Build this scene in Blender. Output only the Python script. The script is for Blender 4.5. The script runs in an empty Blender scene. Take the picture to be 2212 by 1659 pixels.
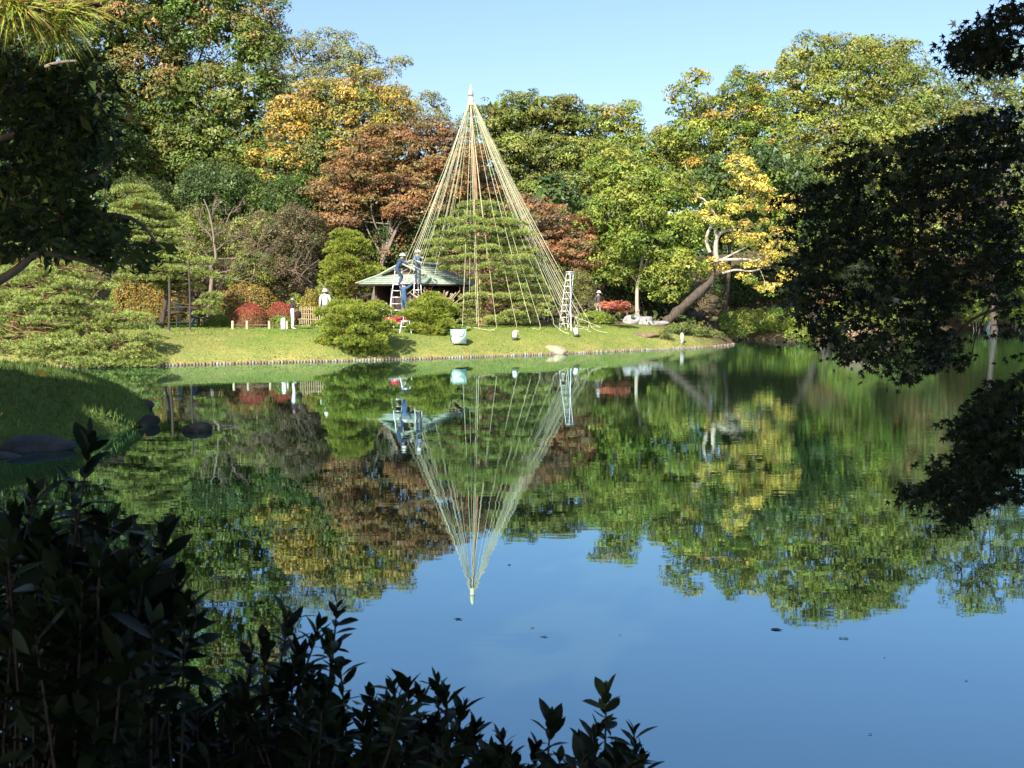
import bpy, math, random
import numpy as np
from mathutils import Vector, Matrix

sc = bpy.context.scene
COL = sc.collection
RNG = np.random.default_rng(7)

# ---------------------------------------------------------------- camera
CAM_Z = 2.5
F, CX, CY, HOR = 2372.0, 1106.0, 829.5, 643.0      # picture measures in a 2212 x 1659 frame
PITCH = math.atan((CY - HOR) / F)
cd = bpy.data.cameras.new("camera")
cam = bpy.data.objects.new("camera", cd)
COL.objects.link(cam)
cam.location = (0, 0, CAM_Z)
cam.rotation_euler = (math.pi / 2 - PITCH, 0, 0)
cd.sensor_width = 17.3
cd.lens = 17.3 * F / 2212.0
cd.clip_start, cd.clip_end = 0.1, 3000
cd.dof.use_dof = True
cd.dof.focus_distance = 48
cd.dof.aperture_fstop = 6.3
sc.camera = cam

# ---------------------------------------------------------------- sky, sun, exposure
SUN_EL = math.radians(37)
SUN_AZ = math.radians(203)          # clockwise from +Y: behind the camera, to its left
w = bpy.data.worlds.new("World")
sc.world = w
w.use_nodes = True
nt = w.node_tree
bg = nt.nodes["Background"]
sky = nt.nodes.new("ShaderNodeTexSky")
sky.sky_type = 'NISHITA'
sky.sun_disc = False
sky.sun_elevation = SUN_EL
sky.sun_rotation = SUN_AZ
sky.air_density = 1.0
sky.dust_density = 2.0
sky.ozone_density = 3.0
nt.links.new(sky.outputs[0], bg.inputs[0])
bg.inputs[1].default_value = 0.108
sd = bpy.data.lights.new("sun", 'SUN')
sd.energy = 5.0
sd.angle = math.radians(0.53)
sd.color = (1.0, 0.94, 0.84)
sun = bpy.data.objects.new("sun", sd)
COL.objects.link(sun)
SUNV = Vector((math.sin(SUN_AZ) * math.cos(SUN_EL), math.cos(SUN_AZ) * math.cos(SUN_EL), math.sin(SUN_EL)))
sun.rotation_euler = (-SUNV).to_track_quat('-Z', 'Y').to_euler()
sun.location = (-20, -30, 40)
vs = sc.view_settings
vs.view_transform = 'Standard'
vs.look = 'None'
vs.exposure = 1.15
vs.gamma = 1
vs.use_curve_mapping = False
sc.render.engine = 'CYCLES'
sc.cycles.max_bounces = 6
sc.cycles.diffuse_bounces = 1
sc.cycles.glossy_bounces = 3
sc.cycles.transmission_bounces = 3
sc.cycles.use_denoising = True

# ---------------------------------------------------------------- helpers
CP, SP = math.cos(PITCH), math.sin(PITCH)

def P(vx, vy, Y):
    """world point that stands at distance Y in the direction of a picture position"""
    u, v = (vx - CX) / F, (CY - vy) / F
    t = Y / (CP + v * SP)
    return np.array([u * t, Y, CAM_Z + t * (v * CP - SP)])

def M(px, Y):
    return px * Y / F

def nrm(a):
    return a / (np.linalg.norm(a, axis=-1, keepdims=True) + 1e-9)

def lerp(a, b, t):
    return a + (b - a) * t

class MB:
    """collects triangles, quads and n-gons; one build() makes one mesh"""
    def __init__(s):
        s.v, s.f, s.c, s.n = [], [], [], 0

    def add(s, verts, faces, col=None):
        """faces: an int array (m,k); col: rgb or (m,3)"""
        verts = np.asarray(verts, dtype=np.float32).reshape(-1, 3)
        faces = np.asarray(faces, dtype=np.int32)
        if faces.ndim == 1:
            faces = faces[None]
        s.v.append(verts)
        s.f.append(faces + s.n)
        if col is None:
            col = (0.5, 0.5, 0.5)
        s.c.append(np.broadcast_to(np.asarray(col, dtype=np.float32), (len(faces), 3)))
        s.n += len(verts)

    def mesh(s, name, mats, origin=(0, 0, 0), smooth=False, matidx=None):
        v = np.concatenate(s.v) - np.asarray(origin, dtype=np.float32)
        loops = np.concatenate([f.ravel() for f in s.f]).astype(np.int32)
        sizes = np.concatenate([np.full(len(f), f.shape[1], np.int32) for f in s.f])
        starts = np.concatenate([[0], np.cumsum(sizes)[:-1]]).astype(np.int32)
        me = bpy.data.meshes.new(name)
        me.vertices.add(len(v)); me.loops.add(len(loops)); me.polygons.add(len(sizes))
        me.vertices.foreach_set("co", v.ravel().astype(np.float32))
        me.loops.foreach_set("vertex_index", loops)
        me.polygons.foreach_set("loop_start", starts)
        me.polygons.foreach_set("loop_total", sizes)
        if smooth:
            me.polygons.foreach_set("use_smooth", np.ones(len(sizes), bool))
        me.update(calc_edges=True)
        c = np.concatenate(s.c)
        at = me.attributes.new("col", 'FLOAT_COLOR', 'CORNER')
        cc = np.ones((len(loops), 4), np.float32)
        cc[:, :3] = np.repeat(c, sizes, axis=0)
        at.data.foreach_set("color", cc.ravel())
        for m in (mats if isinstance(mats, (list, tuple)) else [mats]):
            me.materials.append(m)
        return me

    def build(s, name, mats, parent=None, smooth=False):
        o0 = parent_origin(parent)
        me = s.mesh(name, mats, o0, smooth)
        return link(name, me, parent)

def parent_origin(p):
    o = np.zeros(3)
    while p is not None:
        o += np.array(p.location)
        p = p.parent
    return o

def link(name, data, parent=None, loc=None):
    o = bpy.data.objects.new(name, data)
    COL.objects.link(o)
    if parent is not None:
        o.parent = parent
    if loc is not None:
        o.location = loc
    return o

def thing(name, label, cat, loc, group=None):
    o = link(name, None, None, tuple(float(x) for x in loc))
    o.empty_display_size = 0.2
    return tag(o, label, cat, group)

def tag(o, label, cat, group=None):
    o["label"] = label
    o["category"] = cat
    if group:
        o["group"] = group
    return o

def structure(o):
    o["kind"] = "structure"
    return o

def stuff(o):
    o["kind"] = "stuff"
    return o

def box(mb, c, s, col=None, R=None):
    """box with centre c and full sizes s; R: 3x3 rotation"""
    d = np.array([[x, y, z] for z in (-.5, .5) for y in (-.5, .5) for x in (-.5, .5)]) * np.asarray(s)
    if R is not None:
        d = d @ np.asarray(R).T
    mb.add(d + np.asarray(c), [[0, 2, 3, 1], [4, 5, 7, 6], [0, 1, 5, 4], [2, 6, 7, 3], [0, 4, 6, 2], [1, 3, 7, 5]], col)

def tube(mb, pts, rad, n=6, col=None, cap=True, wob=0.0, rng=RNG):
    """tapered tube along a polyline"""
    pts = np.asarray(pts, dtype=float)
    k = len(pts)
    rad = np.broadcast_to(np.asarray(rad, dtype=float), (k,))
    tan = nrm(np.gradient(pts, axis=0))
    ref = np.array([0.0, 0.0, 1.0]) if abs(tan[0, 2]) < 0.9 else np.array([1.0, 0, 0])
    a = nrm(np.cross(tan, ref)); b = np.cross(tan, a)
    th = np.arange(n) * 2 * math.pi / n
    ring = (np.cos(th)[None, :, None] * a[:, None] + np.sin(th)[None, :, None] * b[:, None])
    rr = rad[:, None, None] * (1 + (wob * rng.normal(size=(k, n, 1)) if wob else 0))
    v = (pts[:, None] + ring * rr).reshape(-1, 3)
    i = np.arange(k - 1)[:, None] * n; j = np.arange(n)[None]
    f = np.stack([i + j, i + (j + 1) % n, i + n + (j + 1) % n, i + n + j], -1).reshape(-1, 4)
    mb.add(v, f, col)
    if cap:
        mb.add(v[:n][::-1], np.arange(n)[None], col)
        mb.add(v[-n:], np.arange(n)[None], col)

def curve(pts, n=10):
    """smooth polyline (Catmull-Rom) through points; columns beyond xyz are carried along"""
    p = np.asarray(pts, dtype=float)
    if len(p) < 3:
        t = np.linspace(0, 1, n)[:, None]
        return p[0] * (1 - t) + p[-1] * t
    q = np.vstack([2 * p[0] - p[1], p, 2 * p[-1] - p[-2]])
    out = []
    per = max(2, n // (len(p) - 1))
    for i in range(len(p) - 1):
        t = np.linspace(0, 1, per, endpoint=False)[:, None]
        a, b, c, d = q[i:i + 4]
        out.append(0.5 * (2 * b + (c - a) * t + (2 * a - 5 * b + 4 * c - d) * t ** 2 + (3 * b - a - 3 * c + d) * t ** 3))
    out.append(p[-1:])
    return np.vstack(out)

def in_poly(x, y, poly):
    poly = np.asarray(poly, float)
    c = np.zeros(np.shape(x), bool)
    x1, y1 = poly[:, 0], poly[:, 1]
    x2, y2 = np.roll(x1, -1), np.roll(y1, -1)
    for a, b, d, e in zip(x1, y1, x2, y2):
        cond = ((b > y) != (e > y)) & (x < (d - a) * (y - b) / (e - b + 1e-12) + a)
        c ^= cond
    return c

def edge_dist(x, y, poly):
    poly = np.asarray(poly, float)
    best = np.full(np.shape(x), 1e9)
    for (a, b), (d, e) in zip(poly, np.roll(poly, -1, axis=0)):
        ex, ey = d - a, e - b
        t = np.clip(((x - a) * ex + (y - b) * ey) / (ex * ex + ey * ey + 1e-12), 0, 1)
        best = np.minimum(best, np.hypot(x - a - t * ex, y - b - t * ey))
    return best

# ---------------------------------------------------------------- materials
def material(name):
    m = bpy.data.materials.new(name)
    m.use_nodes = True
    n = m.node_tree.nodes
    return m, m.node_tree, n["Principled BSDF"], n["Material Output"]

def leaf_material(name, rough=0.5, trans=0.22, spec=0.35, vary=0.25, scale=1.3):
    m, t, b, out = material(name)
    at = t.nodes.new("ShaderNodeAttribute"); at.attribute_name = "col"
    ge = t.nodes.new("ShaderNodeNewGeometry")
    no = t.nodes.new("ShaderNodeTexNoise"); no.inputs["Scale"].default_value = scale
    no.inputs["Detail"].default_value = 3
    t.links.new(ge.outputs["Position"], no.inputs["Vector"])
    mr = t.nodes.new("ShaderNodeMapRange")
    mr.inputs[1].default_value, mr.inputs[2].default_value = 0.3, 0.7
    mr.inputs[3].default_value, mr.inputs[4].default_value = 1 - vary, 1 + vary
    t.links.new(no.outputs[0], mr.inputs[0])
    mx = t.nodes.new("ShaderNodeMix"); mx.data_type = 'RGBA'; mx.blend_type = 'MULTIPLY'
    mx.inputs[0].default_value = 1
    t.links.new(at.outputs["Color"], mx.inputs[6])
    t.links.new(mr.outputs[0], mx.inputs[7])
    t.links.new(mx.outputs[2], b.inputs["Base Color"])
    b.inputs["Roughness"].default_value = rough
    b.inputs["Specular IOR Level"].default_value = spec
    tr = t.nodes.new("ShaderNodeBsdfTranslucent")
    t.links.new(mx.outputs[2], tr.inputs[0])
    ms = t.nodes.new("ShaderNodeMixShader"); ms.inputs[0].default_value = trans
    t.links.new(b.outputs[0], ms.inputs[1]); t.links.new(tr.outputs[0], ms.inputs[2])
    t.links.new(ms.outputs[0], out.inputs[0])
    return m

def rough_material(name, c1, c2, scale=6, rough=0.85, bump=0.02, stretch=(1, 1, 1), spec=0.3, attr=False, metal=0.0, detail=6):
    """two colours mixed by noise, with relief"""
    m, t, b, out = material(name)
    tc = t.nodes.new("ShaderNodeTexCoord")
    mp = t.nodes.new("ShaderNodeMapping"); mp.inputs["Scale"].default_value = stretch
    t.links.new(tc.outputs["Object"], mp.inputs[0])
    no = t.nodes.new("ShaderNodeTexNoise"); no.inputs["Scale"].default_value = scale
    no.inputs["Detail"].default_value = detail; no.inputs["Roughness"].default_value = 0.65
    t.links.new(mp.outputs[0], no.inputs["Vector"])
    cr = t.nodes.new("ShaderNodeValToRGB")
    cr.color_ramp.elements[0].position, cr.color_ramp.elements[1].position = 0.32, 0.68
    cr.color_ramp.elements[0].color = (*c1, 1); cr.color_ramp.elements[1].color = (*c2, 1)
    t.links.new(no.outputs[0], cr.inputs[0])
    last = cr.outputs[0]
    if attr:
        at = t.nodes.new("ShaderNodeAttribute"); at.attribute_name = "col"
        mx = t.nodes.new("ShaderNodeMix"); mx.data_type = 'RGBA'; mx.blend_type = 'MULTIPLY'
        mx.inputs[0].default_value = 1
        t.links.new(at.outputs["Color"], mx.inputs[6]); t.links.new(last, mx.inputs[7])
        last = mx.outputs[2]
    t.links.new(last, b.inputs["Base Color"])
    b.inputs["Roughness"].default_value = rough
    b.inputs["Specular IOR Level"].default_value = spec
    b.inputs["Metallic"].default_value = metal
    if bump:
        bp = t.nodes.new("ShaderNodeBump"); bp.inputs["Distance"].default_value = bump
        bp.inputs["Strength"].default_value = 0.8
        t.links.new(no.outputs[0], bp.inputs["Height"]); t.links.new(bp.outputs[0], b.inputs["Normal"])
    return m

MAT = {}
MAT["leaf"] = leaf_material("broad_leaf", 0.5, 0.14, 0.3)
MAT["leaf_gloss"] = leaf_material("glossy_leaf", 0.45, 0.08, 0.12, 0.2, 8)
MAT["needle"] = leaf_material("pine_needle", 0.5, 0.15, 0.3, 0.2, 2.2)
MAT["grass"] = leaf_material("grass_blade", 0.6, 0.25, 0.2, 0.3, 0.5)
MAT["bark_grey"] = rough_material("bark_grey", (0.10, 0.08, 0.06), (0.26, 0.21, 0.16), 9, 0.9, 0.03, (1, 1, 0.35))
MAT["bark_dark"] = rough_material("bark_dark", (0.035, 0.027, 0.02), (0.10, 0.075, 0.055), 9, 0.9, 0.03, (1, 1, 0.35))
MAT["bark_pale"] = rough_material("bark_pale", (0.26, 0.21, 0.155), (0.5, 0.42, 0.32), 5, 0.85, 0.02, (1, 1, 0.5))
MAT["bark_red"] = rough_material("bark_red", (0.11, 0.055, 0.035), (0.34, 0.17, 0.10), 8, 0.9, 0.03, (1, 1, 0.4))
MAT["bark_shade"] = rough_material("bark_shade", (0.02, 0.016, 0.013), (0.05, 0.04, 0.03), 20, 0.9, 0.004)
MAT["bark_twig"] = rough_material("bark_twig", (0.10, 0.07, 0.055), (0.24, 0.17, 0.13), 6, 0.9, 0.01)
MAT["plain"] = rough_material("painted", (0.9, 0.9, 0.9), (1, 1, 1), 5, 0.6, 0.0, attr=True)
MAT["cloth"] = rough_material("cloth", (0.78, 0.78, 0.78), (1, 1, 1), 14, 0.9, 0.006, attr=True, spec=0.15)
MAT["wood"] = rough_material("weathered_wood", (0.55, 0.5, 0.45), (1, 1, 1), 7, 0.85, 0.01, (1, 1, 0.3), attr=True)
MAT["straw"] = rough_material("straw_rope", (0.48, 0.45, 0.26), (0.72, 0.68, 0.46), 14, 0.9, 0.004, attr=False)
MAT["metal"] = rough_material("bare_aluminium", (0.62, 0.64, 0.66), (0.82, 0.84, 0.85), 4, 0.38, 0.0, spec=0.5, metal=0.55)
MAT["stone"] = rough_material("stone", (0.4, 0.4, 0.4), (1, 1, 1), 3.5, 0.85, 0.05, attr=True)
# ---------------------------------------------------------------- pond outline, ground, water
def WP(vx, vy):
    """point of the water plane seen at a picture position"""
    u, v = (vx - CX) / F, (CY - vy) / F
    t = -CAM_Z / (v * CP - SP)
    return (u * t, t * (CP + v * SP))

FAR_SHORE = [(-60, 33), (-34, 36.3), WP(0, 797), WP(180, 794), WP(350, 790), WP(520, 785), WP(700, 781), WP(850, 777),
             WP(1010, 772), WP(1170, 766), WP(1290, 761), WP(1400, 756), WP(1480, 752.5), WP(1540, 749), WP(1572, 746.5), WP(1586, 744)]
RIGHT_SHORE = [(12.4, 60.5), (11.6, 64), (12.2, 66.5), (14.5, 66.2), WP(1690, 737), WP(1750, 741), WP(1800, 747), WP(1850, 750), WP(1920, 747), WP(1985, 735), WP(2030, 722),
               WP(2075, 713), WP(2150, 711), WP(2230, 711), (60, 86), (75, 60), (70, 20), (45, 4)]
NEAR_SHORE = [(16, 4.4), (8, 4.5), (3, 4.2), (0, 4.1), (-2.5, 4.4), (-5, 5.6), (-7.6, 9), (-9.4, 13), (-9.6, 16.2), WP(60, 968), WP(150, 950), WP(260, 936), WP(318, 920), WP(336, 905), WP(318, 884), WP(270, 866),
              (-10.6, 25.8), (-15, 27.5), (-24, 29.5), (-36, 30), (-60, 30)]
POND = np.array(FAR_SHORE + RIGHT_SHORE + NEAR_SHORE)

def smooth(a, b, x):
    t = np.clip((x - a) / (b - a), 0, 1)
    return t * t * (3 - 2 * t)

def ground_h(x, y):
    x = np.asarray(x, float); y = np.asarray(y, float)
    d = edge_dist(x, y, POND)
    d = np.where(in_poly(x, y, POND), -d, d)
    far = (y > 31) & (x < 13.2 + 0 * y)
    right = (y > 31) & ~far
    rise = smooth(-9, 1, x)
    lam = np.where(far, 1.95 + 0 * rise, np.where(right, 3.0, 1.7))
    top = np.where(far, 1.13 + 0 * rise, np.where(right, 1.0, np.where(y > 12, 1.2, 0.85)))
    edge = np.where(far, 0.075, 0.15)
    dd = np.maximum(d, 0)
    land = edge * smooth(0, 0.25, d) + top * (1 - np.exp(-dd / lam))
    land = land + 0.05 * np.sin(x * 0.55 + 1.3) * np.sin(y * 0.4) * smooth(0.5, 4, d)
    hill = smooth(62, 105, y + 0.12 * np.abs(x)) * 5.0 + smooth(13, 34, x) * smooth(58, 80, y) * 1.6
    land = land + hill * smooth(0.5, 9, d)
    land = land + smooth(-25, -60, x) * 1.5
    under = np.maximum(-1.2, d * 1.6)
    return np.where(d > 0, land, under)

def GH(x, y):
    return float(ground_h(np.array([x]), np.array([y]))[0])

def on_ground(vx, Y):
    x = (vx - CX) / F * Y / CP * 1.0
    for _ in range(3):
        vy = HOR + F * (CAM_Z - GH(x, Y)) / Y
        x = P(vx, vy, Y)[0]
    return np.array([x, Y, GH(x, Y)])

def ground_at(vx, vy, y0=33.0, y1=90.0):
    """first point of the ground, going outwards, that is seen at a picture position"""
    Y = np.arange(y0, y1, 0.05)
    u, v = (vx - CX) / F, (CY - vy) / F
    t = Y / (CP + v * SP)
    x, z = u * t, CAM_Z + t * (v * CP - SP)
    g = ground_h(x, Y)
    k = np.argmax((g >= z) & (g > 0.02))
    return np.array([x[k], Y[k], g[k]])

xs = np.unique(np.concatenate([np.arange(-42, 46, 0.9), np.arange(-120, -42, 4), np.arange(46, 124, 4), np.arange(-900, -120, 60), np.arange(124, 900, 60)]))
ys = np.unique(np.concatenate([np.arange(-8, 30, 0.7), np.arange(30, 72, 0.55), np.arange(72, 110, 1.5), np.arange(110, 220, 8), np.arange(220, 1600, 80), np.arange(-90, -8, 5)]))
gx, gy = np.meshgrid(xs, ys)
gz = ground_h(gx.ravel(), gy.ravel())
gv = np.stack([gx.ravel(), gy.ravel(), gz], -1)
nx, ny = len(xs), len(ys)
i = (np.arange(ny - 1)[:, None] * nx + np.arange(nx - 1)[None]).ravel()
gf = np.stack([i, i + 1, i + nx + 1, i + nx], -1)
fc = gv[gf].mean(1)
d_sh = edge_dist(fc[:, 0], fc[:, 1], POND)
# what covers the ground: lawn, worn turf by the edge, soil and leaf litter further back
lawn = np.array([0.140, 0.208, 0.036]); straw = np.array([0.225, 0.22, 0.07]); soil = np.array([0.10, 0.075, 0.045]); sand = np.array([0.48, 0.37, 0.25])
r1 = 0.5 + 0.5 * np.sin(fc[:, 0] * 0.9 + 2 * np.sin(fc[:, 1] * 0.5)) * np.sin(fc[:, 1] * 1.1 + fc[:, 0] * 0.3)
worn = np.clip(np.exp(-d_sh / 2.0) * 0.8 + 0.22 * r1 + 0.55 * smooth(5.0, 10, fc[:, 0]) + 0.8 * smooth(-10.4, -12.4, fc[:, 0]) * (d_sh < 5.5), 0, 0.85)[:, None]
gc = lerp(lawn, straw, worn)
back = smooth(55, 59, fc[:, 1] + 0.8 * np.sin(fc[:, 0] * 0.7))[:, None]
gc = lerp(gc, soil, back)
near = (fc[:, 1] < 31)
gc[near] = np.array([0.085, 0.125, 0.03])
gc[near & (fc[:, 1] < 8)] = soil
gc[(fc[:, 0] > 13) & (fc[:, 1] > 40)] = soil
path = np.exp(-((fc[:, 1] - (51.2 + 0.006 * (fc[:, 0] + 10) ** 2)) / 0.9) ** 2) * smooth(-4.2, -6.0, fc[:, 0]) * smooth(-22, -16, fc[:, 0])
gc = lerp(gc, sand, np.clip(path * 1.2, 0, 1)[:, None])
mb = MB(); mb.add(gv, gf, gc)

def ground_material():
    m, t, b, out = material("lawn_and_soil")
    at = t.nodes.new("ShaderNodeAttribute"); at.attribute_name = "col"
    ge = t.nodes.new("ShaderNodeNewGeometry")
    n1 = t.nodes.new("ShaderNodeTexNoise"); n1.inputs["Scale"].default_value = 0.9; n1.inputs["Detail"].default_value = 8; n1.inputs["Roughness"].default_value = 0.7
    n2 = t.nodes.new("ShaderNodeTexNoise"); n2.inputs["Scale"].default_value = 14; n2.inputs["Detail"].default_value = 4
    for n in (n1, n2):
        t.links.new(ge.outputs["Position"], n.inputs["Vector"])
    r = t.nodes.new("ShaderNodeValToRGB")
    e = r.color_ramp.elements
    e[0].position, e[1].position = 0.35, 0.68
    e[0].color = (0.72, 0.86, 0.75, 1); e[1].color = (1.3, 1.12, 1.15, 1)
    t.links.new(n1.outputs[0], r.inputs[0])
    r2 = t.nodes.new("ShaderNodeMapRange"); r2.inputs[1].default_value, r2.inputs[2].default_value = 0.3, 0.7
    r2.inputs[3].default_value, r2.inputs[4].default_value = 0.72, 1.25
    t.links.new(n2.outputs[0], r2.inputs[0])
    a = t.nodes.new("ShaderNodeMix"); a.data_type = 'RGBA'; a.blend_type = 'MULTIPLY'; a.inputs[0].default_value = 1
    c = t.nodes.new("ShaderNodeMix"); c.data_type = 'RGBA'; c.blend_type = 'MULTIPLY'; c.inputs[0].default_value = 1
    t.links.new(at.outputs["Color"], a.inputs[6]); t.links.new(r.outputs[0], a.inputs[7])
    t.links.new(a.outputs[2], c.inputs[6]); t.links.new(r2.outputs[0], c.inputs[7])
    t.links.new(c.outputs[2], b.inputs["Base Color"])
    b.inputs["Roughness"].default_value = 0.95
    b.inputs["Specular IOR Level"].default_value = 0.1
    bp = t.nodes.new("ShaderNodeBump"); bp.inputs["Distance"].default_value = 0.05
    t.links.new(n2.outputs[0], bp.inputs["Height"]); t.links.new(bp.outputs[0], b.inputs["Normal"])
    return m

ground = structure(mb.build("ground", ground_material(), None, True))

def water_material():
    m, t, b, out = material("pond_water")
    tc = t.nodes.new("ShaderNodeTexCoord")
    def noise(scale, stretch, detail, rot=0):
        mp = t.nodes.new("ShaderNodeMapping"); mp.inputs["Scale"].default_value = stretch; mp.inputs["Rotation"].default_value = (0, 0, rot)
        n = t.nodes.new("ShaderNodeTexNoise"); n.inputs["Scale"].default_value = scale; n.inputs["Detail"].default_value = detail
        t.links.new(tc.outputs["Object"], mp.inputs[0]); t.links.new(mp.outputs[0], n.inputs["Vector"])
        return n
    def math_(op, a, c):
        n = t.nodes.new("ShaderNodeMath"); n.operation = op
        for k, x in enumerate((a, c)):
            if isinstance(x, (int, float)):
                n.inputs[k].default_value = x
            else:
                t.links.new(x, n.inputs[k])
        return n.outputs[0]
    swell = noise(0.55, (0.7, 1.0, 1), 1)
    rip = noise(2.4, (0.6, 1.3, 1), 2, 0.25)
    # a breeze roughens the water towards the far right, the near middle lies still
    patch = noise(0.11, (1, 1, 1), 1)
    sx = t.nodes.new("ShaderNodeSeparateXYZ"); t.links.new(tc.outputs["Object"], sx.inputs[0])
    mr = t.nodes.new("ShaderNodeMapRange"); mr.interpolation_type = 'SMOOTHSTEP'
    mr.inputs[1].default_value, mr.inputs[2].default_value, mr.inputs[3].default_value, mr.inputs[4].default_value = 0.0, 9.0, 0.0, 1.0
    t.links.new(sx.outputs[0], mr.inputs[0])
    mp2 = t.nodes.new("ShaderNodeMapRange"); mp2.inputs[1].default_value, mp2.inputs[2].default_value = 0.42, 0.62
    t.links.new(patch.outputs[0], mp2.inputs[0])
    my = t.nodes.new("ShaderNodeMapRange"); my.interpolation_type = 'SMOOTHSTEP'
    my.inputs[1].default_value, my.inputs[2].default_value = 9.0, 17.0
    t.links.new(sx.outputs[1], my.inputs[0])
    wind = math_('MULTIPLY', math_('ADD', math_('MULTIPLY', mp2.outputs[0], 0.35), mr.outputs[0]), my.outputs[0])
    fine = noise(5.5, (0.5, 1.5, 1), 2, -0.5)
    h = math_('ADD', math_('MULTIPLY', swell.outputs[0], 0.0026), math_('MULTIPLY', rip.outputs[0], 0.0006))
    h = math_('ADD', h, math_('MULTIPLY', math_('MULTIPLY', fine.outputs[0], wind), 0.0013))
    bp = t.nodes.new("ShaderNodeBump"); bp.inputs["Distance"].default_value = 1.0; bp.inputs["Strength"].default_value = 1.0
    t.links.new(h, bp.inputs["Height"])
    df = t.nodes.new("ShaderNodeBsdfDiffuse"); df.inputs[0].default_value = (0.016, 0.024, 0.010, 1)
    gl = t.nodes.new("ShaderNodeBsdfGlossy"); gl.inputs[0].default_value = (0.66, 0.90, 1.0, 1); gl.inputs["Roughness"].default_value = 0.015
    fr = t.nodes.new("ShaderNodeFresnel"); fr.inputs["IOR"].default_value = 1.333
    for n in (gl, fr):
        t.links.new(bp.outputs[0], n.inputs["Normal"])
    fac = math_('ADD', math_('MULTIPLY', fr.outputs[0], 0.57), 0.40)
    ms = t.nodes.new("ShaderNodeMixShader")
    t.links.new(fac, ms.inputs[0]); t.links.new(df.outputs[0], ms.inputs[1]); t.links.new(gl.outputs[0], ms.inputs[2])
    t.links.new(ms.outputs[0], out.inputs[0])
    t.nodes.remove(b)
    return m

mb = MB()
mb.add([(-70, 2, 0), (85, 2, 0), (85, 95, 0), (-70, 95, 0)], [0, 1, 2, 3])
water = structure(mb.build("pond_water", water_material()))

# ---------------------------------------------------------------- wooden stakes along the far shore
edging = thing("shore_edging", "low row of pale wooden stakes lining the far lawn's water edge", "edging", (*WP(850, 777), 0))
pl = np.array(FAR_SHORE[2:])
seg = np.hypot(*np.diff(pl, axis=0).T); cum = np.concatenate([[0], np.cumsum(seg)])
tot = cum[-1]
nst = 298
stake_meshes = []
for k in range(5):
    mb = MB()
    r = 0.046 + 0.004 * k
    tube(mb, [(0, 0, -0.5), (0, 0, 0.03), (0.004 * k, 0, 0.085)], [r, r, r * 0.93], 7, [(0.3, 0.21, 0.14), (0.36, 0.29, 0.22), (0.22, 0.15, 0.1), (0.34, 0.29, 0.23), (0.27, 0.18, 0.11)][k])
    stake_meshes.append(mb.mesh("stake", MAT["wood"]))
eo = np.array(edging.location)
for k in range(nst):
    s = (k + 0.5 + RNG.uniform(-.12, .12)) / nst * tot
    j = min(np.searchsorted(cum, s) - 1, len(seg) - 1)
    q = pl[j] + (pl[j + 1] - pl[j]) * (s - cum[j]) / seg[j]
    o = link("stake", stake_meshes[RNG.integers(5)], edging, (q[0] - eo[0], q[1] - eo[1] - 0.05, RNG.uniform(-.05, .03)))
    o.rotation_euler = (RNG.normal() * .03, RNG.normal() * .03, RNG.uniform(0, 6))
mb = MB()
tube(mb, [(x, y + 0.06, 0.02) for x, y in pl], 0.04, 5, (0.3, 0.2, 0.13))
mb.build("rail", MAT["wood"], edging)
# ---------------------------------------------------------------- foliage builders
def leaf_quads(mb, pos, normal, size, aspect, cols, rng, fold=0.12, droop=0.0, tri=False):
    """one diamond-shaped leaf (two triangles) for each position"""
    n = len(pos)
    if n == 0:
        return
    nr = nrm(normal)
    r = rng.normal(size=(n, 3)); r[:, 2] -= droop
    ax = nrm(r - nr * (r * nr).sum(1, keepdims=True))
    side = np.cross(nr, ax)
    L = (size * rng.choice([.5, .7, .9, 1.1, 1.35, 1.7], size=n, p=[.15, .22, .23, .2, .13, .07]))[:, None]
    if tri:
        W = L * aspect * 1.15
        k = rng.uniform(-.35, .35, size=(n, 1))
        v = np.stack([pos - ax * L * .45 - side * W * .5, pos - ax * L * (.45 - .3 * k) + side * W * .5, pos + ax * L * .55 + side * W * k], 1)
        mb.add(v.reshape(-1, 3), np.arange(n * 3).reshape(n, 3), cols)
        return
    W = L * aspect * rng.uniform(0.8, 1.2, size=(n, 1))
    v = np.stack([pos - ax * L * .5, pos + side * W * .5 - ax * L * .06 + nr * L * fold,
                  pos + ax * L * .5, pos - side * W * .5 - ax * L * .06 + nr * L * fold], 1)
    mb.add(v.reshape(-1, 3), np.arange(n * 4).reshape(n, 4), cols)

def pick_cols(pal, n, rng, jit=0.18):
    pal = np.asarray(pal, float)
    a = pal[rng.integers(len(pal), size=n)]
    return np.clip(a * (1 + jit * rng.normal(size=(n, 1))) * (1 + 0.06 * rng.normal(size=(n, 3))), 0.004, 0.9)

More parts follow.
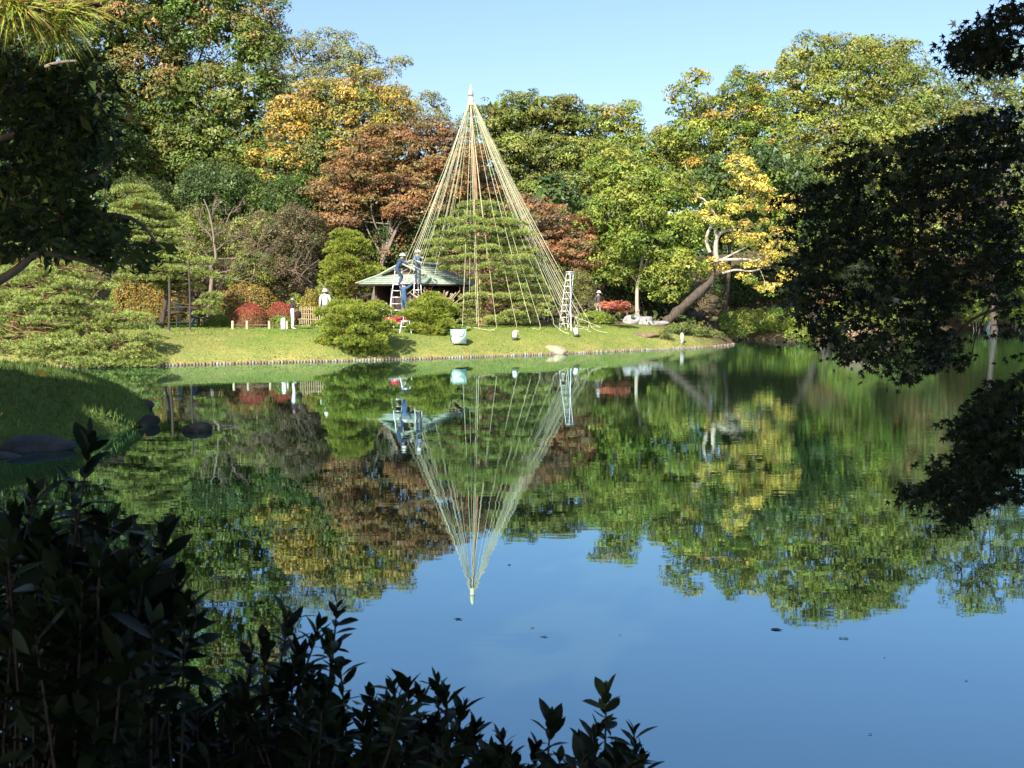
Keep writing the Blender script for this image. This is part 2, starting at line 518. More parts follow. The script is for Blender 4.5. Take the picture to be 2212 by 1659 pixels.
def crown_mesh(mb, lobes, pal, rng, clump=0.7, leaf=0.22, dens=1.0, flat=0.6, accent=None, accent_fn=None, fill=1.0, aspect=0.62, open_=0.0):
    """leaves gathered in clumps over a set of ellipsoid lobes; returns the clump centres"""
    cents = []
    C = np.array([l[0] for l in lobes]); R = np.array([l[1] for l in lobes])
    for c, r in zip(C, R):
        p = 1.6
        area = 4 * math.pi * (((r[0] * r[1]) ** p + (r[0] * r[2]) ** p + (r[1] * r[2]) ** p) / 3) ** (1 / p)
        n = int(max(6, area / (clump ** 2 * 1.9) * dens * 2.3))
        d = nrm(rng.normal(size=(n, 3)))
        keep = (rng.uniform(size=n) < np.where(d[:, 2] < -0.45, 0.45, 1)) & (rng.uniform(size=n) < np.where(d[:, 1] > 0.45, 0.5, 1)) & (rng.uniform(size=n) > open_)
        d = d[keep]
        cc = c + d * r * rng.uniform(0.72, 1.06, size=(len(d), 1))
        q = np.linalg.norm((cc[:, None] - C[None]) / R[None], axis=2).min(1)
        keep = q > 0.66
        cc, d = cc[keep], d[keep]
        leaf_ = leaf * 0.72
        nl = int(4.2 * (clump / leaf_) ** 2 * 1.05)
        k = len(cc)
        if k == 0:
            continue
        cr = clump * rng.choice([0.55, 0.75, 0.95, 1.2, 1.5], size=k, p=[.2, .25, .25, .2, .1])
        num = rng.poisson(nl * (cr / clump) ** 2)
        idx = np.repeat(np.arange(k), num)
        m = len(idx)
        e = nrm(rng.normal(size=(m, 3)) + d[idx] * 0.55 + np.array([0, 0, 0.45]))
        pos = cc[idx] + e * (cr[idx] * rng.uniform(0.3, 1.0, size=m) ** 0.4)[:, None] * np.array([1, 1, flat])
        no = e * 1.0 + np.array([0, -0.1, 0.35]) + rng.normal(size=(m, 3)) * 0.5
        base = pick_cols(pal, k, rng, 0.12) * rng.uniform(.82, 1.2)
        if accent is not None:
            pr = accent_fn(cc) if callable(accent_fn) else np.full(k, accent_fn)
            nz = .5 + .5 * np.sin(cc[:, 0] * 1.1 + 1.7 * np.sin(cc[:, 2] * .9)) * np.sin(cc[:, 2] * 1.3 + cc[:, 1] * .8)
            pick = rng.uniform(size=k) < pr * (.25 + 1.5 * nz)
            base[pick] = pick_cols(accent, int(pick.sum()), rng, 0.12)
        col = np.clip(base[idx] * (1 + 0.13 * rng.normal(size=(m, 1))), 0.004, 0.9)
        other = rng.uniform(size=m) < 0.07
        col[other] = pick_cols(pal if accent is None else list(pal) + list(accent), int(other.sum()), rng)
        leaf_quads(mb, pos, no, leaf_, aspect, col, rng, tri=True)
        cents.append(cc)
        # the sparse leaves inside the crown
        fi = int(area * 3.2 * fill)
        if fi:
            e = nrm(rng.normal(size=(fi, 3))) * rng.uniform(0.2, 0.75, size=(fi, 1))
            leaf_quads(mb, c + e * r, rng.normal(size=(fi, 3)) + np.array([0, -.5, .5]), leaf * 2.4, aspect, pick_cols(pal, fi, rng), rng, tri=True)
    return np.vstack(cents) if cents else np.zeros((0, 3))

def grow_limbs(mb, base, top, r0, targets, rng, twigs=None, n_tw=0, tw_r=0.02, bend=0.25, trunk_pts=None, sides=7):
    """trunk, limbs towards targets, thin twigs towards clump centres"""
    base, top = np.asarray(base, float), np.asarray(top, float)
    H = np.linalg.norm(top - base)
    if trunk_pts is None:
        mid = [lerp(base, top, t) + rng.normal(size=3) * np.array([1, 1, 0]) * H * 0.025 for t in (0.35, 0.7)]
        trunk_pts = [base - np.array([0, 0, .4]), *mid, top]
    tp = curve(trunk_pts, 16)
    tt = np.linspace(0, 1, len(tp))
    rad = r0 * 0.75 * (1 - 0.68 * tt) * (1 + 0.5 * np.exp(-tt * 14))
    tube(mb, tp, rad, sides, wob=0.05, rng=rng)
    ends = []
    for g in targets:
        g = np.asarray(g, float)
        s = rng.uniform(0.45, 0.98)
        j = int(s * (len(tp) - 1))
        if tp[j][2] > g[2]:
            j = max(1, int(j * 0.6))
        a = tp[j]
        L = np.linalg.norm(g - a)
        m1 = lerp(a, g, 0.4) + np.array([0, 0, 1]) * L * bend * 0.4 + rng.normal(size=3) * L * 0.06
        m2 = lerp(a, g, 0.75) + np.array([0, 0, 1]) * L * bend * 0.3 + rng.normal(size=3) * L * 0.06
        pts = curve([a, m1, m2, g], 12)
        rr = rad[j] * 0.5 * np.linspace(1, 0.2, len(pts))
        tube(mb, pts, rr, 5, wob=0.04, rng=rng)
        ends.append((pts, rr))
    if twigs is not None and n_tw and ends:
        pick = twigs[rng.choice(len(twigs), min(n_tw, len(twigs)), replace=False)]
        allp = np.vstack([e[0] for e in ends])
        for g in pick:
            d = np.linalg.norm(allp - g, axis=1) + 0.6 * np.maximum(0, allp[:, 2] - g[2])
            a = allp[d.argmin()]
            m = lerp(a, g, 0.5) + rng.normal(size=3) * 0.12 * np.linalg.norm(g - a)
            tube(mb, curve([a, m, g], 6), np.linspace(tw_r * 1.6, tw_r * 0.5, 7)[:len(curve([a, m, g], 6))], 4, rng=rng)

def V_lobes(Y, spec, dr=0.85, rng=RNG):
    """(vx, vy, rx, ry[, dY]) picture measures at distance Y -> lobes in the world"""
    out = []
    for s in spec:
        dy = s[4] if len(s) > 4 else rng.uniform(-1, 1) * 0.8
        Yc = Y + dy
        rx, ry = M(s[2], Yc) * 1.06, M(s[3], Yc) * 1.06
        out.append((P(s[0], s[1], Yc), np.array([rx, (rx + ry) / 2 * dr, ry])))
    return out

def tree(name, label, cat, Y, base_vx, spec, pal, seed, clump=0.75, leaf=0.22, dens=1.0, r0=0.3, bark="bark_grey", group=None, accent=None,
         accent_fn=None, top=None, trunk_pts=None, n_tw=60, flat=0.6, fill=1.0, open_=0.0, tw_r=0.03, limb_mat=None, aspect=0.62, base=None):
    rng = np.random.default_rng(seed)
    lob = V_lobes(Y, spec, rng=rng)
    b = on_ground(base_vx, Y) if base is None else np.asarray(base, float)
    t = thing(name, label, cat, b, group)
    mb = MB()
    cents = crown_mesh(mb, lob, pal, rng, clump, leaf, dens, flat, accent, accent_fn, fill, aspect, open_)
    stuff(mb.build("crown", MAT["leaf"], t))
    cz = np.array([l[0] for l in lob])
    if top is None:
        tp = cz.mean(0); tp[2] = lerp(b[2], cz[:, 2].max(), 0.72)
    else:
        tp = P(top[0], top[1], Y)
    mb = MB()
    grow_limbs(mb, b, tp, r0, cz, rng, cents, n_tw, tw_r, trunk_pts=trunk_pts)
    mb.build("trunk", MAT[bark], t, True)
    return t

def needle_tufts(mb, pos, nor, length, width, count, pal, rng, spread=0.8):
    n = len(pos)
    if n == 0:
        return
    idx = np.repeat(np.arange(n), count)
    m = len(idx)
    d = nrm(nrm(nor)[idx] + rng.normal(size=(m, 3)) * spread * 0.62)
    L = length * rng.uniform(0.75, 1.2, size=(m, 1))
    s = nrm(np.cross(d, rng.normal(size=(m, 3)))) * width * 0.5
    p0 = pos[idx] + d * L * 0.06
    v = np.stack([p0 - s, p0 + s, p0 + d * L], 1)
    base = pick_cols(pal, n, rng, 0.15)[idx]
    mb.add(v.reshape(-1, 3), np.arange(m * 3).reshape(m, 3), np.clip(base * (1 + 0.15 * rng.normal(size=(m, 1))), .004, .9))

def pad(mb, c, rx, ry, h, pal, rng, length=0.16, width=0.025, count=11, step=0.12):
    """one cloud-pruned cushion: needle tufts over a low dome"""
    n = int(max(8, math.pi * rx * ry / (step * step) * 1.15))
    r = np.sqrt(rng.uniform(size=n)); th = rng.uniform(0, 2 * math.pi, size=n)
    x, y = r * np.cos(th), r * np.sin(th)
    z = np.sqrt(np.maximum(0, 1 - r * r))
    bump = 0.18 * np.sin(x * rx * 9 + c[0] * 7) * np.sin(y * ry * 9 + c[1] * 5)
    pos = c + np.stack([x * rx, y * ry, h * (z + bump) - 0.05], -1)
    nor = np.stack([x * 0.75, y * 0.75, 0.35 + 0.7 * z], -1) + rng.normal(size=(n, 3)) * 0.2
    needle_tufts(mb, pos, nor, length, width, count, pal, rng)
    k = n // 3                                      # a skirt of tufts hanging at the rim
    th = rng.uniform(0, 2 * math.pi, size=k)
    rim = np.stack([np.cos(th) * rx * .9, np.sin(th) * ry * .9, -h * 0.25 * rng.uniform(size=k)], -1)
    needle_tufts(mb, c + rim, np.stack([np.cos(th), np.sin(th), np.full(k, 0.15)], -1), length, width, count, pal, rng)

PINE = [(0.25, 0.305, 0.068), (0.29, 0.34, 0.08), (0.205, 0.265, 0.066), (0.32, 0.36, 0.095)]
PINE_YEL = [(0.25, 0.285, 0.034), (0.205, 0.25, 0.032), (0.29, 0.32, 0.042), (0.16, 0.21, 0.03)]

def pine(name, label, Y, base_vx, rows, seed, pal=PINE, pad_r=0.45, gap=0.8, depth=0.85, bark="bark_red", r0=0.22, trunk_v=None, group=None, length=0.135,
         width=0.026, count=11, step=0.12, h=0.36, jitter=0.5, limb_r=0.05, base=None, front=0.35):
    """rows: (vy, left vx, right vx) tiers of cushions from the top down"""
    rng = np.random.default_rng(seed)
    b = on_ground(base_vx, Y) if base is None else np.asarray(base, float)
    t = thing(name, label, "pine tree", b, group)
    mb, lb = MB(), MB()
    if trunk_v is None:
        vy0, l0, r0_ = rows[0]
        trunk_v = [(lerp(base_vx, (l0 + r0_) / 2, s) + rng.normal() * 8 * (0 < s < 1), None, s) for s in (0, .3, .6, 1)]
        topz = P((l0 + r0_) / 2, vy0, Y)[2]
        tp = np.array([[P(vx, HOR, Y)[0], Y + rng.normal() * .15, lerp(b[2] - .3, topz, s)] for vx, _, s in trunk_v])
    else:
        tp = np.array([P(vx, vy, Y + (dy[0] if dy else 0)) for vx, vy, *dy in trunk_v])
        tp[0] = b - np.array([0, 0, 0.3])
    tc = curve(tp, 24)
    tube(lb, tc, r0 * np.linspace(1.1, 0.35, len(tc)), 8, wob=0.07, rng=rng)
    cents = []
    for vy, l, r in rows:
        xl, xr = P(l, vy, Y)[0], P(r, vy, Y)[0]
        z = P(0, vy, Y)[2]
        hw = (xr - xl) / 2
        n = max(2, int(round((hw * 2) * (1 + hw * depth * front) / (pad_r * 2 * gap))))
        for k in range(n):
            tt = (k + 0.5) / n * 2 - 1 if n > 1 else 0
            tt = np.clip(tt + rng.uniform(-1, 1) * 0.6 / n, -1, 1)
            pr = pad_r * rng.uniform(0.7, 1.3)
            x = (xl + xr) / 2 + tt * max(0, hw - pr * 0.75)
            y = Y + rng.uniform(-1, 0.8) * math.sqrt(max(0.05, 1 - tt * tt)) * hw * depth
            c = np.array([x, y, z - abs(tt) * 0.12 + rng.normal() * 0.07 * jitter - 0.15])
            c[2] = max(c[2], 0.08)
            pad(mb, c, pr * rng.uniform(1.0, 1.25), pr, pr * h, pal, rng, length, width, count, step)
            cents.append(c)
    cents = np.array(cents)
    for c in cents:
        lower = tc[tc[:, 2] < c[2] + 0.05]
        lower = lower if len(lower) else tc[:2]
        a = lower[np.linalg.norm(lower - c, axis=1).argmin()]
        L = np.linalg.norm(c - a)
        pts = curve([a, lerp(a, c, .4) + rng.normal(size=3) * L * .08, lerp(a, c, .8) + rng.normal(size=3) * L * .07, c - np.array([0, 0, .05])], 9)
        tube(lb, pts, limb_r * np.linspace(1, .4, len(pts)) * min(1.3, 0.6 + L * .25), 5, rng=rng, wob=.05)
    stuff(mb.build("needles", MAT["needle"], t))
    lb.build("trunk", MAT[bark], t, True)
    return t

def bush(name, label, cat, Y, vx, vy, rx, ry, pal, seed, leaf=0.09, dens=1.0, group=None, clump=0.28, ground=True, dr=0.8, box_=0.0, accent=None, accent_fn=None):
    """rounded shrub whose crown reaches the ground; picture centre and radii"""
    rng = np.random.default_rng(seed)
    c = P(vx, vy, Y); RX, RZ = M(rx, Y), M(ry, Y)
    b = np.array([c[0], Y, GH(c[0], Y)])
    t = thing(name, label, cat, b, group)
    mb = MB()
    cents = crown_mesh(mb, [(c, np.array([RX, (RX * dr + RZ * .3), RZ]))], pal, rng, clump, leaf, 1.25 * dens, 0.8, accent, accent_fn, fill=3.0)
    stuff(mb.build("foliage", MAT["leaf"], t))
    sb = MB()
    for k in range(6):
        g = c + rng.normal(size=3) * np.array([RX, RX * .6, RZ]) * 0.4
        tube(sb, curve([b + rng.normal(size=3) * np.array([.12, .12, 0]) - (0, 0, .15), lerp(b, g, .5) + rng.normal(size=3) * .05, g], 6), [.035, .03, .025, .02, .016, .012, .01][:len(curve([b, b, g], 6))], 5, rng=rng)
    sb.build("stem", MAT["bark_twig"], t)
    return t

def clipped(name, label, cat, Y, vx, vy_top, vy_base, rx, pal, seed, top_pal=None, dome=1.0, group=None, leaf=0.05, dr=0.75, n=None, rag=1.0):
    """clipped dome or hedge: small leaves standing over a firm shape"""
    rng = np.random.default_rng(seed)
    RX = M(rx, Y)
    x0 = P(vx, HOR, Y)[0]
    gz = GH(x0, Y)
    zt = P(vx, vy_top, Y)[2]; zb = max(gz - .05, P(vx, vy_base, Y)[2])
    Hh = zt - zb; RY = RX * dr
    t = thing(name, label, cat, (x0, Y, gz), group)
    n = n or int(8000 * min(2.2, RX * Hh / 0.8))
    d = nrm(rng.normal(size=(n, 3))); d[:, 2] = np.abs(d[:, 2])
    e = 2.0 / max(0.25, dome)                       # super-ellipsoid: 1 = dome, lower = boxier
    s = (np.abs(d) ** e).sum(1) ** (-1 / e)
    u = d * s[:, None]
    lump = 1 + rag * 0.06 * np.sin(u[:, 0] * 7 + seed) * np.sin(u[:, 1] * 6 + 2) + rag * 0.04 * np.sin(u[:, 2] * 9 + u[:, 0] * 5) + rag * 0.035 * np.sin(u[:, 0] * 17 + seed * 2)
    pos = np.array([x0, Y, zb]) + u * np.array([RX, RY, Hh]) * lump[:, None] * (1 - rng.uniform(size=(n, 1)) ** 1.5 * (.05 + .09 * rag))
    nor = nrm(u / np.array([RX, RY, Hh])) + rng.normal(size=(n, 3)) * 0.6
    col = pick_cols(pal, n, rng)
    if top_pal is not None:
        k = rng.uniform(size=n) < np.clip(u[:, 2] * 1.25 - 0.12 + 0.2 * rng.normal(size=n), 0.0, 1)
        col[k] = pick_cols(top_pal, int(k.sum()), rng)
    mb = MB(); leaf_quads(mb, pos, nor, leaf, 0.6, col, rng)
    m = n // 8
    dd = nrm(rng.normal(size=(m, 3))); dd[:, 2] = np.abs(dd[:, 2])
    leaf_quads(mb, np.array([x0, Y, zb]) + dd * np.array([RX, RY, Hh]) * 0.84, dd + rng.normal(size=(m, 3)) * .3, leaf * 3.2, 0.7, pick_cols(pal, m, rng), rng)
    stuff(mb.build("foliage", MAT["leaf"], t))
    sb = MB()
    for k in range(9):
        a = rng.uniform(0, 6.28); q = rng.uniform(0, .6)
        p0 = np.array([x0 + math.cos(a) * RX * q * .5, Y + math.sin(a) * RY * q * .5, gz - .1])
        p1 = np.array([x0 + math.cos(a) * RX * q, Y + math.sin(a) * RY * q, zb + Hh * .5])
        tube(sb, [p0, p1], [.02, .01], 4)
    sb.build("stem", MAT["bark_twig"], t)
    return t

# ---------------------------------------------------------------- the wood behind the lawn
CAMPHOR = [(0.098, 0.142, 0.024), (0.128, 0.165, 0.03), (0.078, 0.122, 0.024), (0.155, 0.172, 0.036)]
BRONZE = [(0.26, 0.165, 0.055), (0.22, 0.16, 0.05)]
GOLD = [(0.37, 0.245, 0.04), (0.33, 0.225, 0.042), (0.27, 0.20, 0.042), (0.37, 0.275, 0.055)]
GREEN = [(0.125, 0.18, 0.024), (0.155, 0.205, 0.03), (0.095, 0.15, 0.024), (0.2, 0.22, 0.032)]
OLIVE = [(0.155, 0.165, 0.045), (0.20, 0.20, 0.055), (0.12, 0.145, 0.04)]
PALE = [(0.19, 0.20, 0.07), (0.23, 0.235, 0.085), (0.15, 0.175, 0.06)]
BROWN = [(0.21, 0.115, 0.042), (0.175, 0.105, 0.04), (0.24, 0.14, 0.05), (0.15, 0.115, 0.042)]
RUST = [(0.25, 0.105, 0.042), (0.21, 0.10, 0.042), (0.19, 0.115, 0.048)]
LIME = [(0.195, 0.23, 0.03), (0.16, 0.205, 0.03), (0.235, 0.245, 0.036), (0.13, 0.18, 0.026)]
DARKG = [(0.05, 0.085, 0.02), (0.07, 0.105, 0.025), (0.04, 0.07, 0.018)]
THICK = [(0.13, 0.095, 0.05), (0.10, 0.09, 0.036), (0.15, 0.11, 0.058), (0.09, 0.10, 0.03)]

tree("camphor_tree", "huge bronze-green camphor tree filling the picture's upper left, crown cut off by the frame", "tree", 72, 420,
     [(330, 45, 130, 75), (470, 40, 120, 80), (400, -60, 170, 90), (540, 110, 52, 80), (260, 90, 70, 75), (300, 175, 105, 90), (420, 215, 90, 70), (525, 225, 70, 85),
      (240, 265, 80, 75), (345, 300, 100, 80), (465, 320, 85, 75), (300, 375, 90, 60), (420, 400, 100, 60), (540, 330, 55, 70), (170, 330, 80, 80), (190, 200, 60, 80)],
     CAMPHOR, 11, 0.85, 0.23, 0.95, 0.5, "bark_dark", accent=BRONZE, accent_fn=lambda c: np.clip((c[:, 2] - 13) / 22, 0.02, 0.22), top=(420, 150))
tree("evergreen_tree", "dark green tree behind the leafy overhanging branches at the far left", "tree", 66, 70,
     [(60, 160, 120, 110), (150, 290, 110, 100), (40, 330, 110, 110), (110, 430, 110, 90), (-60, 200, 110, 160), (10, 70, 90, 90)], DARKG, 12, 0.9, 0.26, 0.8, 0.4, "bark_dark")
tree("keyaki_tree", "tall pale olive tree with feathery open top above the golden tree", "tree", 90, 720,
     [(650, 130, 50, 48), (720, 115, 62, 40), (775, 150, 52, 40), (650, 205, 52, 50), (735, 190, 55, 45), (805, 210, 40, 38), (610, 260, 45, 45), (700, 270, 60, 50), (858, 142, 22, 9), (870, 138, 10, 6), (838, 165, 16, 14),
      (600, 330, 55, 60), (590, 180, 26, 40)],
     PALE, 13, 0.75, 0.19, 0.62, 0.32, "bark_grey", n_tw=240, open_=0.3, fill=0.25, top=(715, 215), tw_r=0.035)
tree("golden_tree", "golden yellow autumn tree left of the rope cone", "tree", 69, 700,
     [(770, 205, 60, 48), (835, 235, 48, 45), (700, 230, 60, 45), (640, 260, 50, 40), (760, 275, 70, 40), (845, 285, 42, 38), (660, 310, 60, 40), (590, 345, 50, 30), (650, 375, 42, 22),
      (800, 340, 75, 45), (730, 380, 60, 40), (575, 380, 36, 20), (700, 330, 60, 45)],
     OLIVE + GREEN[:1], 14, 0.7, 0.2, 1.0, 0.26, "bark_grey", accent=GOLD, accent_fn=lambda c: np.clip((c[:, 2] - 10.3) / 3.6, 0.1, 0.72) * np.where(c[:, 2] < 11.2, np.where(c[:, 0] < -12.5, 5, 0.45), 1), n_tw=90, open_=0.12,
     top=(720, 320))
tree("sparse_tree", "small sparse pale green treetop between the golden tree and the rope cone", "tree", 88, 920,
     [(905, 215, 28, 20), (935, 232, 26, 18), (895, 250, 22, 18), (935, 262, 26, 14), (965, 285, 26, 16), (985, 262, 18, 14), (900, 285, 30, 16), (990, 300, 30, 25)], PALE, 15, 0.6, 0.19, 0.55, 0.16, "bark_grey", n_tw=90, open_=0.3, fill=0.1, top=(915, 245))
tree("russet_tree", "broad russet brown tree spreading left behind the rope cone", "tree", 64, 800,
     [(850, 320, 70, 45), (930, 310, 60, 45), (985, 345, 55, 50), (780, 370, 70, 42), (870, 390, 80, 42), (960, 400, 60, 45), (740, 420, 60, 36), (820, 440, 70, 36), (905, 450, 60, 36), (1040, 410, 45, 40), (720, 470, 45, 30), (1070, 430, 35, 30)],
     BROWN, 16, 0.6, 0.17, 1.0, 0.28, "bark_grey", accent=RUST, accent_fn=0.25, n_tw=120, flat=0.4, top=(850, 420))
tree("round_zelkova", "dense round-topped green tree right behind the rope cone", "tree", 122, 1170,
     [(1085, 255, 55, 48), (1160, 250, 65, 48), (1235, 265, 55, 45), (1285, 310, 40, 45), (1070, 320, 55, 50), (1150, 330, 65, 50), (1230, 345, 60, 48), (1290, 370, 40, 45), (1110, 390, 60, 40), (1200, 410, 60, 42), (1275, 420, 45, 42), (1150, 450, 70, 30)],
     [(0.125, 0.155, 0.03), (0.15, 0.175, 0.034), (0.10, 0.135, 0.028), (0.17, 0.18, 0.038)], 17, 1.15, 0.33, 0.95, 0.6, "bark_dark", n_tw=140, open_=0.06, flat=0.45, top=(1165, 330))
tree("rust_maple", "rusty orange maple right of the rope cone, behind the ladder", "tree", 62, 1215,
     [(1180, 470, 45, 28), (1235, 490, 50, 30), (1190, 530, 50, 32), (1255, 545, 48, 36), (1215, 590, 50, 36), (1285, 580, 28, 40), (1150, 450, 34, 24), (1290, 500, 30, 30)], RUST, 18, 0.5, 0.15, 0.95, 0.14, "bark_pale", accent=THICK, accent_fn=0.25, n_tw=80, flat=0.4,
     open_=0.12)
tree("wax_tree", "lush mid-green tree with pale twin trunks left of the white rocks", "tree", 61, 1378,
     [(1360, 420, 70, 55), (1440, 430, 60, 55), (1310, 480, 55, 50), (1390, 500, 70, 50), (1470, 500, 55, 50), (1320, 555, 52, 40), (1400, 565, 65, 42), (1470, 570, 48, 40), (1430, 620, 40, 26), (1340, 600, 40, 32), (1330, 380, 50, 50)],
     GREEN, 19, 0.62, 0.19, 1.05, 0.17, "bark_pale", accent=LIME, accent_fn=0.4, n_tw=40, top=(1392, 500),
     trunk_pts=None)
tree("lime_tree", "yellow-green tree rising behind the lush tree, bare limb and yellow sprigs on its top", "tree", 70, 1420,
     [(1310, 242, 26, 13), (1350, 240, 30, 14), (1375, 262, 16, 12), (1330, 275, 26, 14), (1360, 300, 30, 20), (1420, 320, 50, 36), (1375, 350, 50, 40), (1470, 330, 55, 45), (1320, 345, 40, 40), (1440, 385, 60, 45), (1500, 380, 45, 45), (1380, 400, 50, 40)],
     LIME, 20, 0.6, 0.19, 0.95, 0.2, "bark_pale", accent=GREEN + GOLD[2:3], accent_fn=0.4, n_tw=110, top=(1375, 300), open_=0.12)
tree("sprigged_tree", "yellow-green tree with two leafy sprigs sticking up into the sky", "tree", 68, 1560,
     [(1490, 160, 13, 10), (1505, 175, 18, 14), (1470, 195, 12, 12), (1498, 215, 18, 16), (1455, 215, 14, 18), (1480, 245, 30, 22), (1530, 240, 22, 20), (1596, 160, 22, 10), (1620, 178, 26, 14), (1650, 172, 20, 12), (1600, 205, 40, 26), (1560, 265, 60, 45), (1640, 250, 50, 45), (1500, 300, 55, 40),
      (1590, 330, 60, 45), (1660, 320, 55, 50), (1540, 380, 55, 40), (1630, 395, 65, 42), (1690, 380, 45, 50)],
     LIME, 21, 0.6, 0.19, 1.0, 0.2, "bark_dark", accent=GREEN + GREEN + GOLD[:2], accent_fn=0.55, n_tw=130, top=(1570, 290), open_=0.1)
tree("great_camphor", "tallest rounded yellow-green tree at the picture's right, above the dark maple", "tree", 75, 1800,
     [(1755, 125, 58, 40), (1830, 130, 62, 42), (1890, 165, 55, 50), (1730, 190, 52, 50), (1810, 200, 70, 52), (1890, 240, 62, 50), (1720, 265, 50, 50), (1800, 285, 70, 50), (1880, 310, 60, 45), (1945, 270, 40, 45), (1760, 350, 70, 50), (1850, 380, 80, 50), (1730, 430, 60, 50), (1820, 460, 70, 50)],
     [(0.175, 0.205, 0.034), (0.205, 0.225, 0.038), (0.13, 0.17, 0.03), (0.235, 0.24, 0.048)], 22, 0.75, 0.2, 0.95, 0.45, "bark_grey", n_tw=80, top=(1800, 260))
tree("hill_camphor", "dull green wide tree sloping down behind the tallest tree at right", "tree", 84, 2000,
     [(1880, 125, 60, 35), (1945, 150, 52, 45), (1995, 210, 50, 45), (2045, 240, 50, 45), (1960, 240, 55, 50), (2090, 265, 35, 40), (2010, 300, 60, 50), (1940, 330, 70, 60), (2080, 340, 60, 60), (2000, 400, 80, 70)],
     [(0.15, 0.175, 0.038), (0.19, 0.2, 0.045), (0.12, 0.15, 0.034)], 23, 0.85, 0.23, 0.9, 0.4, "bark_dark", n_tw=100, open_=0.08, top=(1975, 220))
tree("edge_tree", "pale green open tree against the sky at the right frame edge", "tree", 72, 2150,
     [(2120, 150, 46, 42), (2180, 165, 45, 45), (2110, 205, 40, 36), (2175, 235, 50, 36), (2230, 190, 50, 60), (2120, 260, 30, 26), (2190, 300, 60, 50), (2240, 260, 50, 60), (2150, 360, 70, 50)],
     [(0.15, 0.18, 0.05), (0.19, 0.205, 0.055), (0.12, 0.15, 0.045)], 24, 0.65, 0.2, 0.75, 0.28, "bark_dark", n_tw=160, open_=0.22, fill=0.3, top=(2150, 230))

# leaning ginkgo-yellow tree over the inlet
rng = np.random.default_rng(31)
YL = 60.0
b = on_ground(1445, YL)
t = thing("leaning_tree", "gnarled leaning tree with bright yellow leaves over the inlet", "tree", b)
mb = MB()
YEL = [(0.55, 0.40, 0.07), (0.48, 0.35, 0.06), (0.60, 0.46, 0.11), (0.42, 0.36, 0.055)]
cents = crown_mesh(mb, V_lobes(YL - .6, [(1487, 345, 9, 12), (1505, 385, 14, 13), (1495, 430, 12, 14), (1520, 455, 16, 12), (1560, 450, 22, 20), (1545, 470, 22, 14), (1600, 440, 26, 16), (1620, 400, 26, 26), (1590, 480, 24, 12), (1640, 465, 22, 20), (1590, 520, 26, 12),
     (1545, 575, 16, 13), (1640, 525, 30, 14), (1690, 540, 26, 16), (1670, 560, 30, 16), (1630, 570, 20, 12), (1690, 500, 26, 18), (1640, 610, 24, 13), (1665, 625, 18, 9), (1620, 600, 16, 10), (1700, 590, 24, 14), (1600, 360, 26, 18), (1640, 430, 30, 22), (1700, 450, 30, 26)]), YEL, rng, 0.42, 0.15, 0.72, 0.5, LIME, 0.25, 0.1, open_=0.12)
stuff(mb.build("crown", MAT["leaf"], t))
lb, pb = MB(), MB()
def vpath(pts, Y, n=14):
    return curve([P(a, c, Y + (d[0] if d else 0)) for a, c, *d in pts], n)
q = vpath([(1435, 700), (1462, 675), (1500, 640), (1535, 608), (1540, 570), (1533, 545)], YL, 18)
tube(lb, q, np.linspace(0.27, 0.15, len(q)) * (1 + .14 * rng.normal(size=len(q))), 9, wob=.16, rng=rng)
for pts, r1, r2 in [([(1548, 565), (1546, 540), (1549, 515), (1562, 500), (1590, 497)], .16, .06), ([(1533, 545), (1525, 520), (1530, 500), (1545, 470), (1535, 450), (1520, 430), (1505, 425)], .1, .04),
                    ([(1548, 562), (1600, 560), (1636, 562), (1650, 545), (1672, 533)], .09, .04), ([(1560, 590), (1590, 583), (1620, 586), (1650, 580), (1690, 582)], .07, .03), ([(1549, 515), (1546, 495), (1570, 470), (1580, 440), (1600, 400)], .1, .03),
                    ([(1560, 560), (1600, 540), (1640, 520), (1690, 500)], .06, .02), ([(1570, 470), (1610, 440), (1640, 400)], .05, .02)]:
    c = vpath(pts, YL - .3, 16)
    tube(pb, c, np.linspace(r1, r2, len(c)), 6, wob=.05, rng=rng)
for g in cents[rng.choice(len(cents), 45)]:
    a = c_all = np.vstack([x for x in pb.v])[::5]
    k = a[np.linalg.norm(a - g, axis=1).argmin()]
    tube(pb, [k, lerp(k, g, .5) + rng.normal(size=3) * .1, g], [.03, .022, .01], 4)
lb.build("trunk", MAT["bark_dark"], t, True)
pb.build("limb", MAT["bark_pale"], t, True)

